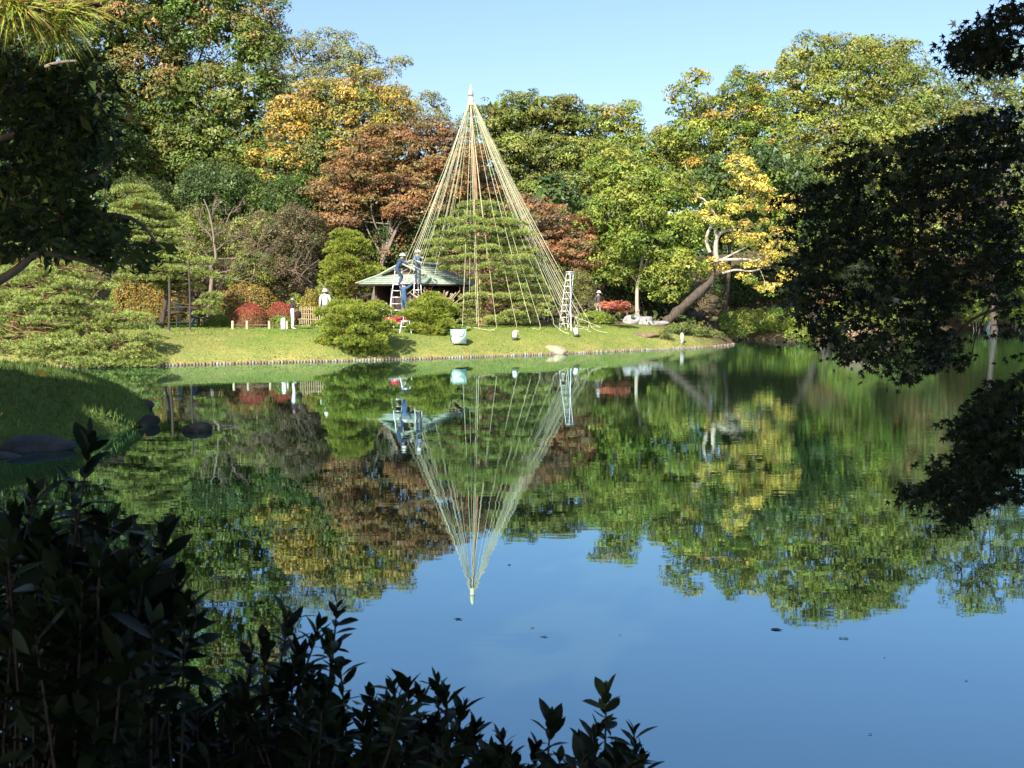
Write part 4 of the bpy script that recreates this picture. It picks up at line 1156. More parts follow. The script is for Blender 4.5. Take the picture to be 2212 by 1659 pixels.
mb = MB(); box(mb, sp + (0, 0, .51), (.42, .26, .03)); mb.build("top_step", MAT["metal"], t)
for sy_ in (-1, 1):
    mb = MB(); box(mb, sp + (0, .17 * sy_, .27), (.42, .06, .025)); mb.build("cross_bar", MAT["metal"], t)

# ---------------------------------------------------------------- people
SKIN = (0.5, 0.32, 0.23)
def person(label, base, yaw, cols, J=None, scale=1.0, hat=None, hair=(0.02, 0.018, 0.016), bag=None, extra=None):
    j = dict(pelvis=(0, 0, .92), belly=(0, .0, 1.06), chest=(0, 0, 1.22), neckb=(0, 0, 1.39), neck=(0, .015, 1.46), head=(0, .035, 1.55), crown=(0, .02, 1.63),
             shl=(-.17, 0, 1.36), ell=(-.23, -.02, 1.11), wrl=(-.24, .1, .9), shr=(.17, 0, 1.36), elr=(.23, -.02, 1.11), wrr=(.24, .1, .9),
             hil=(-.09, 0, .86), knl=(-.1, .03, .48), anl=(-.1, -.01, .09), tol=(-.11, .14, .035), hir=(.09, 0, .86), knr=(.1, .03, .48), anr=(.1, -.01, .09), tor=(.11, .14, .035))
    j.update(J or {})
    rad = dict(pelvis=.135, belly=.125, chest=.14, neckb=.08, neck=.05, head=.088, crown=.07, shl=.068, ell=.046, wrl=.033, shr=.068, elr=.046, wrr=.033,
               hil=.088, knl=.06, anl=.042, tol=.035, hir=.088, knr=.06, anr=.042, tor=.035)
    names = list(j)
    ed = [("pelvis", "belly"), ("belly", "chest"), ("chest", "neckb"), ("neckb", "neck"), ("neck", "head"), ("head", "crown"), ("neckb", "shl"), ("shl", "ell"), ("ell", "wrl"),
          ("neckb", "shr"), ("shr", "elr"), ("elr", "wrr"), ("pelvis", "hil"), ("hil", "knl"), ("knl", "anl"), ("anl", "tol"), ("pelvis", "hir"), ("hir", "knr"), ("knr", "anr"), ("anr", "tor")]
    me = bpy.data.meshes.new("body_rig")
    me.from_pydata([Vector(j[n]) for n in names], [(names.index(a), names.index(b_)) for a, b_ in ed], [])
    ob = link("body_rig", me)
    md = ob.modifiers.new("skin", 'SKIN'); md.use_smooth_shade = True
    for n, sv in zip(names, me.skin_vertices[0].data):
        sv.radius = (rad[n], rad[n] * (.78 if n in ("pelvis", "belly", "chest") else 1))
        sv.use_root = n == "pelvis"
    ob.modifiers.new("sub", 'SUBSURF').levels = 2
    ob.modifiers["sub"].render_levels = 2
    dg = bpy.context.evaluated_depsgraph_get()
    ev = ob.evaluated_get(dg).to_mesh()
    nv = len(ev.vertices)
    v = np.zeros(nv * 3); ev.vertices.foreach_get("co", v); v = v.reshape(-1, 3)
    faces = [list(p.vertices) for p in ev.polygons]
    ob.evaluated_get(dg).to_mesh_clear()
    bpy.data.objects.remove(ob); bpy.data.meshes.remove(me)
    # colour each face by the limb it belongs to
    part_of = {"neckb": "shirt", "chest": "shirt", "belly": "shirt", "shl": "shirt", "shr": "shirt", "ell": "shirt", "elr": "shirt", "wrl": "skin", "wrr": "skin", "pelvis": "pants", "hil": "pants", "hir": "pants", "knl": "pants", "knr": "pants",
               "anl": "pants", "anr": "pants", "tol": "shoe", "tor": "shoe", "neck": "skin", "head": "skin", "crown": "skin"}
    jp = np.array([j[n] for n in names])
    R = np.array([[math.cos(yaw), -math.sin(yaw), 0], [math.sin(yaw), math.cos(yaw), 0], [0, 0, 1]])
    W = lambda p: (np.asarray(p, float) * scale) @ R.T + np.asarray(base)
    mb = MB()
    quads = np.array([f + [f[-1]] * (4 - len(f)) for f in faces if len(f) == 4])
    tris = np.array([f for f in faces if len(f) == 3])
    wv = W(v)
    for fs in (quads, tris):
        if len(fs):
            c = v[fs].mean(1)
            near = np.linalg.norm(c[:, None] - jp[None], axis=2).argmin(1)
            col = np.array([cols.get(part_of[names[k]], SKIN) for k in near])
            mb.add(wv, fs, col)
    # hands: palm, four fingers of unequal length, thumb
    for s, wn, en in ((-1, "wrl", "ell"), (1, "wrr", "elr")):
        w0 = np.array(j[wn]); d = nrm(w0 - np.array(j[en])); sd_ = nrm(np.cross(d, (0, 0, 1.0)) + 1e-3); up_ = np.cross(sd_, d)
        gl = cols.get("glove", SKIN)
        tube(mb, [W(w0), W(w0 + d * .05), W(w0 + d * .09)], np.array([.03, .042, .038]) * scale, 6, gl)
        for q, ln in enumerate((.065, .078, .073, .055)):
            a = w0 + d * .085 + sd_ * (q - 1.5) * .02
            tube(mb, [W(a), W(a + d * ln * .55), W(a + d * ln * .85 - up_ * .02)], np.array([.0095, .009, .007]) * scale, 5, gl)
        a = w0 + d * .03 + sd_ * .036
        tube(mb, [W(a), W(a + d * .03 + sd_ * .022), W(a + d * .06 + sd_ * .026)], np.array([.012, .011, .008]) * scale, 5, gl)
    t = thing("person", label, "person", base)
    mb.build("body", MAT["cloth"], t, True)
    hp = np.array(j["head"]); fw = nrm(hp - np.array(j["neck"]) + (0, .25, 0)) if "face" not in j else np.array(j["face"])
    fw = nrm(np.array([fw[0], max(.3, fw[1]), fw[2] * .2]))
    sd_ = nrm(np.cross(fw, (0, 0, 1.0)))
    mb = MB()
    for s in (-1, 1):
        c = hp + fw * .083 + sd_ * .032 * s + (0, 0, .012)
        tube(mb, [W(c), W(c + fw * .01)], .011 * scale, 6, (0.03, 0.02, 0.02))
        c = hp + sd_ * .09 * s
        tube(mb, [W(c), W(c + sd_ * s * .015)], .026 * scale, 6, SKIN)
    c = hp + fw * .085 - (0, 0, .012)
    tube(mb, [W(c + (0, 0, .02)), W(c + fw * .022 - (0, 0, .01)), W(c - (0, 0, .015))], np.array([.008, .014, .01]) * scale, 5, SKIN)
    c = hp + fw * .082 - (0, 0, .05)
    tube(mb, [W(c - sd_ * .022), W(c + sd_ * .022)], .006 * scale, 4, (0.35, 0.14, 0.12))
    mb.build("face", MAT["cloth"], t)
    # hair, then cap or helmet
    def dome(c, r, h, col, cut=0.0, n=10, rim=0.0):
        mb = MB(); prof = []
        for k in range(6):
            a = math.pi / 2 * k / 5
            prof.append((r * math.cos(a), cut + h * math.sin(a)))
        if rim:
            prof = [(r + rim, cut - .01), (r + rim, cut + .004)] + prof
        rings = [[W(c + (pr * math.cos(q * 2 * math.pi / n), pr * 1.12 * math.sin(q * 2 * math.pi / n), z)) for q in range(n)] for pr, z in prof]
        vv = np.array(rings).reshape(-1, 3); kk = len(prof)
        i_ = np.arange(kk - 1)[:, None] * n; j_ = np.arange(n)[None]
        mb.add(vv, np.stack([i_ + j_, i_ + (j_ + 1) % n, i_ + n + (j_ + 1) % n, i_ + n + j_], -1).reshape(-1, 4), col)
        return mb
    hc = hp + np.array([0, -.012, .0])
    dome(hc, .098, .125, hair, -.01).build("hair", MAT["cloth"], t, True)
    if hat:
        dome(hc + (0, .008, .03), .112, .125, hat, 0.0, 12, .035).build("hat", MAT["plain"], t, True)
    if bag:
        mb = MB(); c = np.array(bag[0]); tube(mb, [W(c + (0, 0, .17)), W(c + (0, 0, .1)), W(c - (0, 0, .08)), W(c - (0, 0, .18))], np.array([.05, .14, .17, .1]) * scale, 9, bag[1])
        tube(mb, [W(c + (-.08, 0, .15)), W(c + (0, 0, .34)), W(c + (.08, 0, .15))], .012, 4, bag[1])
        mb.build("bag", MAT["cloth"], t, True)
    return t, W, j

NAVY = (0.045, 0.075, 0.14); NAVY2 = (0.05, 0.07, 0.12)
fl, fr, tl, tr = l1
tip = (tl + tr) / 2
# worker bending from the ladder top, facing right
stand = lerp((fl + fr) / 2, tip, .70)
person("worker in navy with white helmet standing highest on the white ladder, reaching right", stand + np.array([.05, -.05, .02]), -math.pi / 2 + .15, dict(shirt=NAVY, pants=NAVY2, shoe=(0.05, 0.04, 0.035), glove=(0.6, 0.58, 0.5)),
       dict(pelvis=(0, -.10, .80), belly=(0, -.06, .94), chest=(0, .05, 1.09), neckb=(0, .12, 1.25), neck=(0, .16, 1.31), head=(0, .2, 1.39), crown=(0, .2, 1.47), shl=(-.17, .12, 1.22), shr=(.17, .12, 1.22), ell=(-.2, .33, 1.06), wrl=(-.1, .5, 1.16),
            elr=(.2, .33, 1.03), wrr=(.1, .52, 1.0), hil=(-.09, -.08, .75), hir=(.09, -.08, .75), knl=(-.1, .2, .46), knr=(.1, .14, .42), anl=(-.1, -.02, .08), anr=(.1, .0, .08), tol=(-.1, .12, .04), tor=(.1, .13, .04)), hat=(0.82, 0.82, 0.8))
stand = lerp(fr, tr, .17)
person("worker in blue overalls and white helmet climbing the white ladder, one arm raised", stand + np.array([.05, -.18, .0]), -.45, dict(shirt=(0.06, 0.11, 0.2), pants=(0.055, 0.10, 0.18), shoe=(0.05, 0.04, 0.035), glove=(0.65, 0.62, 0.55)),
       dict(shr=(.17, .02, 1.38), elr=(.3, .14, 1.52), wrr=(.34, .22, 1.74), ell=(-.2, .18, 1.2), wrl=(-.12, .36, 1.32), knl=(-.1, .12, .52), anl=(-.1, .02, .18), tol=(-.1, .16, .14)), hat=(0.82, 0.82, 0.8))
stand = lerp((l3[0] + l3[1]) / 2, (l3[2] + l3[3]) / 2, .82)
person("worker in faded blue with white helmet behind the left ropes", stand + np.array([.02, -.1, 0]), -2.6, dict(shirt=(0.12, 0.18, 0.24), pants=(0.06, 0.08, 0.12), shoe=(0.05, 0.04, 0.035), glove=(0.6, 0.56, 0.5)),
       dict(ell=(-.22, .2, 1.2), wrl=(-.1, .38, 1.25), elr=(.22, .2, 1.15), wrr=(.12, .36, 1.1)), hat=(0.82, 0.82, 0.8), scale=.95)
person("person in white shirt and white cap walking behind the large round pine", on_ground(703, 50.5), -2.9, dict(shirt=(0.75, 0.76, 0.8), pants=(0.16, 0.17, 0.2), shoe=(0.3, 0.3, 0.3)), hat=(0.85, 0.85, 0.85), scale=1.02)
pw = ground_at(632, 712)
person("woman in dark patterned coat and white trousers holding a round dark bag", pw, -1.2, dict(shirt=(0.06, 0.04, 0.05), pants=(0.72, 0.71, 0.7), shoe=(0.6, 0.6, 0.6)),
       dict(ell=(-.2, .1, 1.12), wrl=(-.08, .24, 1.2), elr=(.22, .1, 1.1), wrr=(.14, .24, .95)), bag=((.16, .26, .72), (0.03, 0.022, 0.02)), scale=.9)
person("person in red jacket and jeans crouching by the thin poles", on_ground(416, 49.5), -1.2, dict(shirt=(0.55, 0.07, 0.07), pants=(0.1, 0.18, 0.32), shoe=(0.5, 0.42, 0.33)),
       dict(pelvis=(0, -.12, .72), belly=(0, -.05, .86), chest=(0, .06, 1.0), neckb=(0, .14, 1.14), neck=(0, .19, 1.2), head=(0, .24, 1.28), crown=(0, .25, 1.36), shl=(-.17, .13, 1.12), shr=(.17, .13, 1.12), ell=(-.22, .22, .9), elr=(.22, .22, .9), wrl=(-.12, .42, .78), wrr=(.12, .42, .78),
            hil=(-.09, -.1, .68), hir=(.09, -.1, .68), knl=(-.12, .14, .42), knr=(.12, .1, .4), anl=(-.12, -.04, .09), anr=(.12, -.05, .09)))
person("person in pale grey coat and grey hat left of the red-jacketed one", on_ground(386, 50), -2.6, dict(shirt=(0.42, 0.42, 0.4), pants=(0.36, 0.35, 0.33), shoe=(0.1, 0.1, 0.1)), hat=(0.32, 0.33, 0.33), scale=.72)
person("man in grey-brown jacket, beige trousers and white cap beneath the trees", on_ground(1292, 61), -2.4, dict(shirt=(0.12, 0.11, 0.09), pants=(0.46, 0.41, 0.32), shoe=(0.1, 0.08, 0.06)), hat=(0.8, 0.8, 0.78), scale=1.0)

# ---------------------------------------------------------------- small things on the lawn
c0 = ground_at(990, 742)
t = thing("garden_bin", "square pale mint garden bag standing open on the lawn", "bag", c0)
MINT = (0.56, 0.68, 0.6)
s_, h_ = .28, .58
Rb = np.array([[math.cos(.3), -math.sin(.3), 0], [math.sin(.3), math.cos(.3), 0], [0, 0, 1]])
for k in range(4):
    a = k * math.pi / 2
    off = Rb @ np.array([math.cos(a) * s_, math.sin(a) * s_, 0])
    Rk = Rb @ np.array([[math.cos(a), -math.sin(a), 0], [math.sin(a), math.cos(a), 0], [0, 0, 1]])
    mb = MB(); box(mb, c0 + off + (0, 0, h_ / 2), (.012, s_ * 2 - .014, h_), MINT, Rk); sp_ = mb.build("side_panel", MAT["cloth"], t)
    mb = MB(); tube(mb, [c0 + off * 1.04 + Rk @ np.array([0, -s_, h_]), c0 + off * 1.04 + Rk @ np.array([0, s_, h_])], .018, 5, (0.3, 0.55, 0.42)); mb.build("hem", MAT["cloth"], sp_)
    if k in (2, 3):
        mb = MB(); tube(mb, curve([c0 + off * 1.07 + Rk @ np.array([0, -.18, h_ - .06]), c0 + off * 1.1 + Rk @ np.array([0, -.05, h_ - .26]), c0 + off * 1.1 + Rk @ np.array([0, .1, h_ - .25]), c0 + off * 1.07 + Rk @ np.array([0, .2, h_ - .06])], 8), .016, 5, (0.16, 0.34, 0.25)); mb.build("handle", MAT["cloth"], sp_)
mb = MB(); box(mb, c0 + (0, 0, .02), (s_ * 1.9, s_ * 1.9, .02), MINT, Rb); mb.build("bottom", MAT["cloth"], t)

def floodlight(label, vx, vy, yaw):
    g = ground_at(vx, vy)
    t = thing("floodlight", label, "floodlight", g, "floodlights on the lawn")
    mb = MB(); box(mb, g + (0, 0, .04), (.2, .16, .05), (0.04, 0.04, 0.045)); mb.build("base", MAT["plain"], t)
    d = np.array([math.sin(yaw) * .6, .5, .75]); d = d / np.linalg.norm(d)
    c = g + (0, 0, .24)
    mb = MB(); tube(mb, [c - d * .16, c - d * .12, c + d * .14], [.07, .10, .115], 10, (0.6, 0.62, 0.64)); hd = mb.build("lamp_housing", MAT["plain"], t, True)
    mb = MB(); tube(mb, [c + d * .142, c + d * .15], .1, 10, (0.05, 0.05, 0.06)); mb.build("lens", MAT["plain"], hd)
    for s in (-1, 1):
        mb = MB(); tube(mb, [g + (s * .125, 0, .05), g + (s * .125, 0, .25)], .014, 5, (0.04, 0.04, 0.045)); mb.build("bracket", MAT["plain"], t)
floodlight("small floodlight on the grass in front of the roped pine", 1112, 735, 0.2)
floodlight("small floodlight on the grass below the slim ladder", 1244, 728, -.3)

def rock(name, label, c, r, col, seed, cat="rock", group=None, amp=.22):
    rng = np.random.default_rng(seed)
    n, k = 22, 13
    th = np.arange(n) * 2 * math.pi / n; phi = np.linspace(-.5, math.pi / 2, k)
    d = np.array([[(math.cos(p) * math.cos(a), math.cos(p) * math.sin(a), math.sin(p)) for a in th] for p in phi]).reshape(-1, 3)
    off = np.zeros(len(d))
    for _ in range(7):
        f_ = rng.normal(size=3) * 2.4
        off += np.sin(d @ f_ + rng.uniform(0, 6)) * amp / 2.4
    for _ in range(9):                               # broken faces
        pn = nrm(rng.normal(size=3)); lim = rng.uniform(.62, .95)
        q = (d * (1 + off[:, None])) @ pn
        off = np.where(q > lim, off - (q - lim) * .9, off)
    v = np.asarray(c) + d * (1 + off[:, None]) * np.asarray(r)
    i_ = np.arange(k - 1)[:, None] * n; j_ = np.arange(n)[None]
    f_ = np.stack([i_ + j_, i_ + (j_ + 1) % n, i_ + n + (j_ + 1) % n, i_ + n + j_], -1).reshape(-1, 4)
    mb = MB(); mb.add(v, f_, col)
    o = bpy.data.objects.new(name, None)
    me = mb.mesh(name, MAT["stone"], c)
    o = link(name, me, None, tuple(float(x) for x in c))
    return tag(o, label, cat, group)
q = WP(1197, 764)
rock("boulder", "tan boulder set in the stake edging at the water line", (q[0], q[1] + .1, .0), (.56, .4, .42), (0.5, 0.36, 0.22), 1)
g = ground_at(1368, 699); rock("white_rock", "rounded white weathered rock beside the red maple", g + (0, .2, .1), (.55, .42, .42), (0.36, 0.345, 0.32), 2, group="white rocks by the twin trunks")
g = ground_at(1390, 700); rock("white_rock", "white rock in the middle of the pale rock group", g + (0, .1, .05), (.62, .4, .38), (0.38, 0.36, 0.335), 3, group="white rocks by the twin trunks")
g = ground_at(1424, 701); rock("white_rock", "flat white rock at the leaning tree's foot", g + (0, .1, 0), (.7, .4, .28), (0.34, 0.325, 0.3), 4, group="white rocks by the twin trunks")
g = ground_at(1455, 690); rock("dark_rock", "large dark slab of rock in the shade behind the leaning trunk", g + (.6, 1.2, .1), (1.0, .7, .8), (0.16, 0.15, 0.14), 5)
g = ground_at(1385, 722); rock("soil_mound", "bare brown soil patch raised on the lawn", g + (0, 0, -.06), (1.1, .55, .16), (0.26, 0.18, 0.11), 6, "soil patch", amp=.12)
g = on_ground(2132, 86.5); rock("pale_stone", "pale stone at the far shore, seen through the maple gap", g + (0, -.5, .3), (.6, .5, 1.2), (0.75, 0.74, 0.72), 7)
q = WP(298, 884); rock("shore_stone", "dark humped stone at the back of the grassy bank's tip", (q[0], q[1], .02), (.33, .3, .27), (0.05, 0.045, 0.042), 8)
q = WP(326, 926); rock("shore_stone", "dark block stone at the grassy bank's point", (q[0] - .25, q[1] + .5, .0), (.24, .3, .16), (0.035, 0.032, 0.03), 9, amp=.35)
q = WP(426, 930); rock("shore_stone", "dark stone standing alone in the water off the bank", (q[0], q[1], -.04), (.33, .3, .2), (0.045, 0.04, 0.032), 10)
q = WP(70, 972); rock("bank_slab", "broad bluish grey slab at the foot of the grassy bank", (q[0], q[1] + .2, .0), (.62, .5, .26), (0.05, 0.056, 0.062), 11, amp=.35)
q = WP(0, 985); rock("bank_slab", "grey stone at the left frame edge below the grassy bank", (q[0], q[1], -.02), (.4, .35, .12), (0.045, 0.05, 0.055), 12, amp=.35)

g = ground_at(1473, 741)
t = thing("stone_post", "short square stone post on the lawn tip", "post", g)
mb = MB(); box(mb, g + (0, 0, .2), (.16, .16, .5), (0.55, 0.5, 0.43)); mb.build("shaft", MAT["stone"], t)
mb = MB(); mb.add([g + (x, y, .455) for x, y in ((-.08, -.08), (.08, -.08), (.08, .08), (-.08, .08))] + [g + (0, 0, .52)], [[0, 1, 4], [1, 2, 4], [2, 3, 4], [3, 0, 4]], (0.55, 0.5, 0.43)); mb.build("cap", MAT["stone"], t)

# low rail in front of the domes
r0_, r1_ = ground_at(490, 711), ground_at(640, 709)
t = thing("low_rail", "knee-high wooden rail in front of the red domes", "rail", r0_)
for vx in (503, 534, 582, 620):
    g = ground_at(vx, 711)
    mb = MB(); tube(mb, [g - (0, 0, .1), g + (0, 0, .36)], .06, 7, (0.62, 0.5, 0.34)); mb.build("post", MAT["wood"], t)
for a, c in ((503, 534), (534, 582), (582, 620)):
    g, e = ground_at(a, 711), ground_at(c, 711)
    mb = MB(); tube(mb, [g + (0, 0.02, .17), e + (0, .02, .17)], .022, 5, (0.2, 0.15, 0.12)); mb.build("bar", MAT["wood"], t)
g = ground_at(612, 711)
t = thing("white_bollard", "short white bollard at the woman's left", "bollard", g)
mb = MB(); tube(mb, [g, g + (0, 0, .38), g + (0, 0, .46), g + (0, 0, .49)], [.1, .1, .085, .03], 10, (0.82, 0.82, 0.82)); mb.build("shaft", MAT["plain"], t, True)
mb = MB(); tube(mb, [g, g + (0, 0, .04)], .12, 10, (0.5, 0.5, 0.5)); mb.build("foot", MAT["plain"], t)

# bamboo fence
a, c = on_ground(648, 52.4), on_ground(700, 51.9)
t = thing("bamboo_fence", "low open bamboo fence behind the large round pine", "fence", a)
for k in range(12):
    p = lerp(a, c, k / 11); p[2] = GH(p[0], p[1])
    mb = MB(); tube(mb, [p - (0, 0, .1), p + (0, 0, .82 + .04 * (k % 2))], .022, 6, (0.55, 0.44, 0.28)); mb.build("picket", MAT["wood"], t)
for z in (.25, .5, .72):
    mb = MB(); tube(mb, [a + (0, -.03, z), c + (0, -.03, z)], .018, 5, (0.5, 0.4, 0.26)); mb.build("bar", MAT["wood"], t)

# props of the left pine
for lb_, vx, vb, vt, tx, rr in (("slim dark pole standing under the tiered pine, by the red jacket", 410, 716, 560, 407, .045), ("weathered prop pole left of the slim dark pole", 364, 716, 600, 366, .07)):
    g = ground_at(vx, vb); e = P(tx, vt, g[1])
    t = thing("pine_prop", lb_, "pole", g, "props under the tiered pine")
    mb = MB(); tube(mb, curve([g - (0, 0, .2), lerp(g, e, .5) + (.03, 0, 0), e], 8), rr * .8, 7, (0.09, 0.07, 0.055)); mb.build("shaft", MAT["wood"], t, True)
    mb = MB(); tube(mb, [g + (0, 0, .0), g + (0, 0, .06)], rr * 1.5, 7, (0.25, 0.2, 0.15)); mb.build("collar", MAT["wood"], t)

# dry pampas grass by the pavilion
rng = np.random.default_rng(340)
g = on_ground(948, 50.8)
t = thing("pampas_clump", "dry tan pampas grass behind the smaller round pine", "grass clump", g)
mb = MB()
for k in range(90):
    d = np.array([rng.normal() * .45, rng.normal() * .35, 1.0]); L = rng.uniform(1.1, 2.1)
    e = g + d * L * np.array([.8, .8, .9]); e[2] -= .1
    tube(mb, curve([g + rng.normal(size=3) * (.1, .1, 0), lerp(g, e, .5) + (0, 0, .25), e], 6), np.linspace(.012, .03, 7)[:len(curve([g, g, e], 6))], 3, (0.5, 0.39, 0.25))
stuff(mb.build("blades", MAT["grass"], t))

# floating leaves
FLOAT = ["small leaf scrap just above the darkest scrap, right below the rope cone's mirrored tip", "darkest leaf scrap on the open water, right below the rope cone's mirrored tip", "leaf scrap floating right beside the upper part of the mirrored cone", "thin leaf scrap left of the mirrored cone's tip",
         "larger leaf scrap below the mirrored yellow-green treetops", "leaf scrap under the mirrored tallest tree's left side", "tiny leaf scrap midway between the cone's mirrored tip and the mirrored trees", "tiny leaf scrap well below the mirrored right-hand trees",
         "tiny leaf scrap nearest the right frame edge, on open blue water", "lowest tiny leaf scrap in the lower right of the open water"]
for k, (vx, vy, s) in enumerate([(1150, 1357, .05), (1176, 1376, .07), (1100, 1220, .07), (990, 1338, .10), (1680, 1360, .12), (1822, 1380, .09), (1340, 1372, .04), (1910, 1422, .035), (2087, 1471, .035), (1880, 1587, .035)]):
    x, y = WP(vx, vy)
    rng = np.random.default_rng(500 + k)
    mb = MB(); n = 9; th = np.arange(n) * 2 * math.pi / n
    r = s * .3 * (.25 + .75 * rng.uniform(size=n))
    mb.add(np.stack([x + r * np.cos(th) * 1.6, y + r * np.sin(th) * .9, .003 + .004 * rng.uniform(size=n)], -1), np.arange(n)[None], (0.06, 0.045, 0.03))
    o = mb.build("floating_leaf", MAT["leaf"])
    tag(o, FLOAT[k], "leaf", "leaf scraps floating on the pond")

# grass on the lawn and on the near bank
def grass(name, label, x, y, hmin, hmax, width, pal, rng, straw_=None):
    z = ground_h(x, y)
    n = len(x)
    d = nrm(np.stack([rng.normal(size=n) * .35, rng.normal(size=n) * .35, np.ones(n)], -1))
    h = rng.uniform(hmin, hmax, size=(n, 1))
    s = nrm(np.stack([rng.normal(size=n), rng.normal(size=n) * .4, np.zeros(n)], -1)) * width * .5
    p = np.stack([x, y, z - .01], -1)
    v = np.stack([p - s, p + s, p + d * h], 1)
    mb = MB(); mb.add(v.reshape(-1, 3), np.arange(n * 3).reshape(n, 3), pick_cols(pal, n, rng) if straw_ is None else straw_)
    o = stuff(mb.build(name, MAT["grass"])); o["label"] = label; o["category"] = "grass"
    return o
rng = np.random.default_rng(350)
n = 90000
x = rng.uniform(-26, 13, n); y = 37 + 26 * rng.uniform(size=n) ** 1.3
d = edge_dist(x, y, POND)
k = (~in_poly(x, y, POND)) & (d > .15) & (y < 57)
x, y, d = x[k], y[k], d[k]
wn = np.clip(np.exp(-d / 2.0) * .75 + .5 * smooth(5, 10, x) + .25 * np.sin(x * .9) * np.sin(y * 1.1) + .1, 0, .85)
cc = np.where((rng.uniform(size=len(x)) < wn)[:, None], pick_cols([(0.235, 0.23, 0.072), (0.2, 0.205, 0.062)], len(x), rng), pick_cols([(0.135, 0.205, 0.034), (0.165, 0.23, 0.042), (0.115, 0.18, 0.034)], len(x), rng))
grass("lawn_grass", "short mown grass of the sunny far lawn", x, y, .03, .07, .05, None, rng, cc)
n = 60000
x = rng.uniform(-17, -5, n); y = rng.uniform(14, 30, n)
k = (~in_poly(x, y, POND)) & (edge_dist(x, y, POND) > .03)
x, y = x[k], y[k]
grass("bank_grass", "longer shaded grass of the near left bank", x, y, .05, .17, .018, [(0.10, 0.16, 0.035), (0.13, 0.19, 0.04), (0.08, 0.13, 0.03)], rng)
# ---------------------------------------------------------------- the shaded near bank: maple, evergreen, pine, shrubs
def frames(axis, normal):
    """rows of (side, axis, normal) unit frames"""
    ax = nrm(axis)
    n = nrm(normal - ax * (normal * ax).sum(-1, keepdims=True))
    return np.stack([np.cross(ax, n), ax, n], -1)          # columns side, axis, normal

def leaf_shape(w, droop, fold):
    """pointed oval leaf, length 1 along +Y from the stalk"""
    ys = np.array([0, .12, .35, .6, .82, 1.0]); ws = np.array([.03, .22, .46, .5, .3, .0]) * w
    mid = np.stack([np.zeros(6), ys, -droop * ys ** 2], -1)
    lf = mid[1:5] + np.stack([-ws[1:5], np.zeros(4), fold * ws[1:5]], -1)
    rt = mid[1:5] + np.stack([ws[1:5], np.zeros(4), fold * ws[1:5]], -1)
    v = np.vstack([mid, lf, rt])
    q = [[0, 6, 1], [0, 1, 10], [5, 4, 9], [5, 13, 4]]
    s = [[1, 6, 7, 2], [2, 7, 8, 3], [3, 8, 9, 4], [1, 2, 11, 10], [2, 3, 12, 11], [3, 4, 13, 12]]
    return v, np.array(q), np.array(s)

def maple_shape(cup):
    ang = np.radians([-100, -50, 0, 50, 100]); ln = np.array([.62, .95, 1.05, .95, .62])
    pts = []
    for k in range(5):
        pts.append((math.sin(ang[k]) * ln[k], math.cos(ang[k]) * ln[k], -cup * ln[k] ** 2))
        if k < 4:
            m = (ang[k] + ang[k + 1]) / 2
            pts.append((math.sin(m) * .33, math.cos(m) * .33, .0))
    pts = [(0, 0, 0)] + pts + [(0, -.12, 0)]
    v = np.array(pts) * .5
    n = len(pts)
    f = np.array([[0, i + 1, i] for i in range(1, n - 1)] + [[0, 1, n - 1]])
    return v, f

def place_leaves(t, shapes, pos, F3, size, cols, mat, rng, n_ind, order, name="leaf", rest="foliage"):
    """the n_ind first in order become leaf objects, the others one mesh"""
    o0 = parent_origin(t)
    meshes = []
    pals = cols[:6]
    for k in range(6):
        sh = shapes[k % len(shapes)]
        mb = MB(); mb.add(sh[0], sh[1], pals[k])
        if len(sh) > 2:
            mb.add(sh[0], sh[2], pals[k])
        meshes.append(mb.mesh(name, mat))
    ind = order[:n_ind]
    for i in ind:
        o = link(name, meshes[rng.integers(6)], t)
        m = Matrix.Identity(4)
        for a in range(3):
            for b_ in range(3):
                m[a][b_] = float(F3[i][a, b_] * size[i])
            m[a][3] = float(pos[i][a] - o0[a])
        o.matrix_basis = m
    others = order[n_ind:]
    if len(others) == 0:
        return
    mb = MB()
    grp = rng.integers(len(shapes), size=len(others))
    for s_, sh in enumerate(shapes):
        idx = others[grp == s_]
        if len(idx) == 0:
            continue
        v = np.einsum('nij,vj->nvi', F3[idx], sh[0]) * size[idx][:, None, None] + pos[idx][:, None]
        nv = len(sh[0])
        for f in sh[1:]:
            ff = (f[None] + (np.arange(len(idx)) * nv)[:, None, None]).reshape(-1, f.shape[1])
            mb.add(v.reshape(-1, 3), ff, np.repeat(cols[idx % len(cols)], len(f), axis=0))
    stuff(mb.build(rest, mat, t))

def facing_cam(pos):
    return nrm(np.array([0, 0, CAM_Z]) - pos)

SH = np.array([math.sin(SUN_AZ), math.cos(SUN_AZ)]) / 1.0
SUN_N = np.array(SUNV)
def sun_gap(pos, gaps):
    """which positions stay clear of the sun's path to the given points"""
    keep = np.ones(len(pos), bool)
    for g, r in gaps:
        d = pos - np.asarray(g)
        s = d @ SUN_N
        off = np.linalg.norm(d - s[:, None] * SUN_N, axis=1)
        keep &= ~((off < r) & (s > .8))
    return keep

gb = [P(60, 832, 22.2), P(270, 882, 20.6), P(130, 838, 22)]
for q in gb:
    q[2] = GH(q[0], q[1])
GAPS = [(P(60, 20, 3.5), .6), (P(150, 25, 3.6), .6), (P(100, -30, 3.7), .5), (gb[0], .7), (gb[1], .32), (gb[2], .5), (P(220, 200, 12), .5), (P(330, 110, 12), .4)]

def canopy(mb, c, r, n, size, pal, rng):
    """leaves of a high crown, thickest at its underside and rim"""
    d = nrm(rng.normal(size=(n, 3))) * rng.uniform(.2, 1, size=(n, 1)) ** .4
    pos = np.asarray(c) + d * np.asarray(r)
    pos = pos[sun_gap(pos, GAPS)]
    leaf_quads(mb, pos, rng.normal(size=(len(pos), 3)) * .8 + np.array([0, -.4, .7]), size, .62, pick_cols(pal, len(pos), rng), rng)

